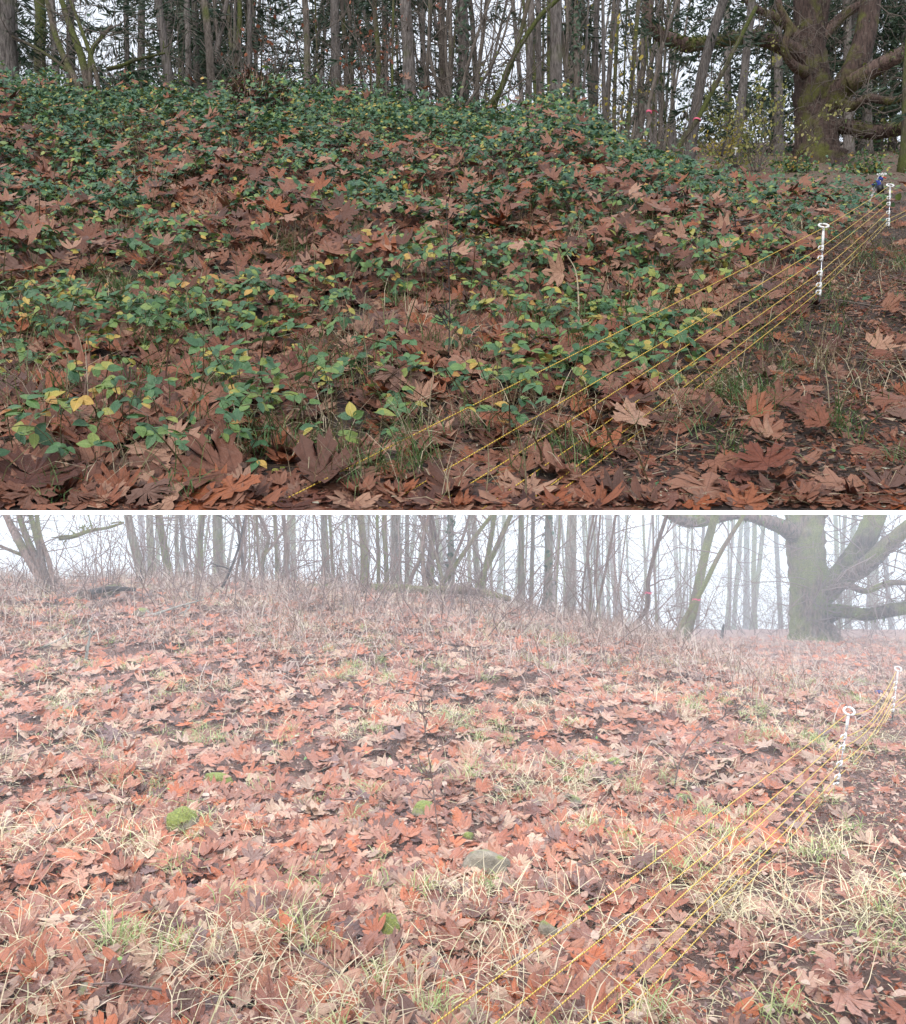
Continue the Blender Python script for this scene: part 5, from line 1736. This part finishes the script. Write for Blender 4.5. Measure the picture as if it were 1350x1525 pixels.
def sag(a, b, s, n=24):
    t = np.linspace(0, 1, n)[:, None]
    P = a * (1 - t) + b * t
    P[:, 2] -= s * 4 * t[:, 0] * (1 - t[:, 0])
    return P


def clip_pt(st, top, base, c, d):
    u = (c - base[1]) / (top[1] - base[1])
    k = d / FPX
    return pt(*base, d) * (1 - u) + pt(*top, d) * u + np.array([-4.0 * k, -2 * k, 0])


ordn = ['top', 'second', 'third', 'fourth', 'fifth', 'lowest']
ucl1 = [342, 370, 385, 407.5, 425, 436]
ucl2 = [279, 295, 304, 317, 328, 334.5]
uend = [395, 563, 640, 718, 772, 799]
for i in range(6):
    a = clip_pt(None, (1227, 336), (1220, 466), ucl1[i], U1[3])
    b = clip_pt(None, (1326, 276), (1323.5, 348), ucl2[i], U2[3])
    e = pt(uend[i], 758.5, D1 + 0.012)
    nm = ordn[i]
    cord(sag(e, a, 0.004 + 0.004 * (i % 3), 60), 0.0027, f'{nm} yellow cord running from the near upper stake down to the front edge', 'near cords of the upper slope')
    cord(sag(a, b, 0.012, 40), 0.003, f'{nm} yellow cord between the near and second upper stakes', 'cords between the upper stakes')
for i, c in enumerate([328, 334.5]):
    b = clip_pt(None, (1326, 276), (1323.5, 348), c, U2[3])
    cord(sag(b, pt(1400, 285 + 7 * i, U2[3] + 3), 0.02), 0.0035, f'{"upper" if i == 0 else "lower"} yellow cord leaving the second upper stake to the right', 'cords right of the second upper stake')
lcl1 = [1064, 1097, 1113, 1137.5, 1157, 1169]
lcl2 = [1000, 1017, 1025.5, 1039.5, 1050.7, 1058]
lend = [(636, 1527, 2.75), (722, 1527, 2.8), (795, 1527, 2.85), (850, 1527, 2.88), (878, 1527, 2.9), (908, 1527, 2.92)]
for i in range(6):
    a = clip_pt(None, (1265, 1059), (1246, 1181), lcl1[i], L1[3])
    b = clip_pt(None, (1338, 996), (1329, 1075), lcl2[i], L2[3])
    e = pt(*lend[i])
    e2 = e + (e - a) * 0.25
    nm = ordn[i]
    cord(sag(e2, a, 0.02 + 0.012 * (i % 2), 60), 0.0026, f'{nm} yellow cord running from the near foggy stake towards the viewer', 'near cords of the foggy ground')
    cord(sag(a, b, 0.13 - 0.012 * i, 40), 0.003, f'{nm} yellow cord sagging between the two foggy stakes', 'cords between the foggy stakes')
for i, c in enumerate([1050.7, 1058]):
    b = clip_pt(None, (1338, 996), (1329, 1075), c, L2[3])
    cord(sag(b, pt(1400, 985 + 8 * i, L2[3] + 3), 0.03), 0.0035, f'{"upper" if i == 0 else "lower"} yellow cord leaving the far foggy stake to the right', 'cords right of the far foggy stake')

# blue cloth and black reel on the crossed stakes, blue rag in the fog
d = U3[3] - 0.06
k = d / FPX


def lump(c, sx, sy, sz, seed, amp=0.25):
    r = np.random.default_rng(seed)
    ph = r.uniform(0, 6, 6)
    f = 1 + amp * np.sin(3 * IV[:, 0] + ph[0]) * np.sin(3.4 * IV[:, 2] + ph[1]) + amp * 0.6 * np.sin(6 * IV[:, 2] + 4 * IV[:, 0] + ph[2])
    return IV * f[:, None] * np.array([sx, sy, sz]) + c, IF


t = root('cloth_bag', pt(1308, 283, d), 'blue cloth bag hanging from the crossed stakes of the upper slope', 'bag')
V, F = join([lump(pt(1308.5, 275, d), 4.2 * k, 3 * k, 6.5 * k, 1), lump(pt(1312, 266.5, d), 4.2 * k, 2.5 * k, 3.4 * k, 2)])
part('bag', mesh_np('bag', V, F, None, M['blue']), t)
V, F = tube(crom([pt(1306, 273, d), pt(1302, 275, d), pt(1298.5, 274.5, d)], 8), [1.6 * k, 0.8 * k], 7)
part('strap', mesh_np('strap', V, F, None, M['blue']), t)
V, F = tube(crom([pt(1314, 263.5, d), pt(1317, 264, d), pt(1320, 265.5, d)], 8), [1.2 * k, 0.9 * k], 7)
part('red_tab', mesh_np('red_tab', V, F, None, M['red']), t)
t = root('cord_reel', pt(1311, 288, d + 0.05), 'black reel of cord hanging below the blue bag', 'reel')
c = pt(1311.5, 281.5, d - 0.05)
ax_ = np.array([0.85, -0.5, 0.1])
ax_ /= np.linalg.norm(ax_)
for s in (-1, 1):
    V, F = tube(np.array([c + ax_ * s * 3.6 * k, c + ax_ * s * 4.6 * k]), 7 * k, 24)
    part('flange', mesh_np('flange', V, F, None, M['black']), t)
V, F = tube(np.array([c - ax_ * 3.6 * k, c + ax_ * 3.6 * k]), 6.2 * k, 20)
part('drum', mesh_np('drum', V, F, None, M['black']), t)
V, F = lump(hit(1309, 1033, zlo) + np.array([0, 0, 0.02]), 0.055, 0.05, 0.03, 5)
cc = V.mean(0)
link('blue_rag', mesh_np('blue_rag', V - cc, F, None, M['blue']), None, 'small dark blue rag on the ground left of the far foggy stake', 'rag', None, None, cc)
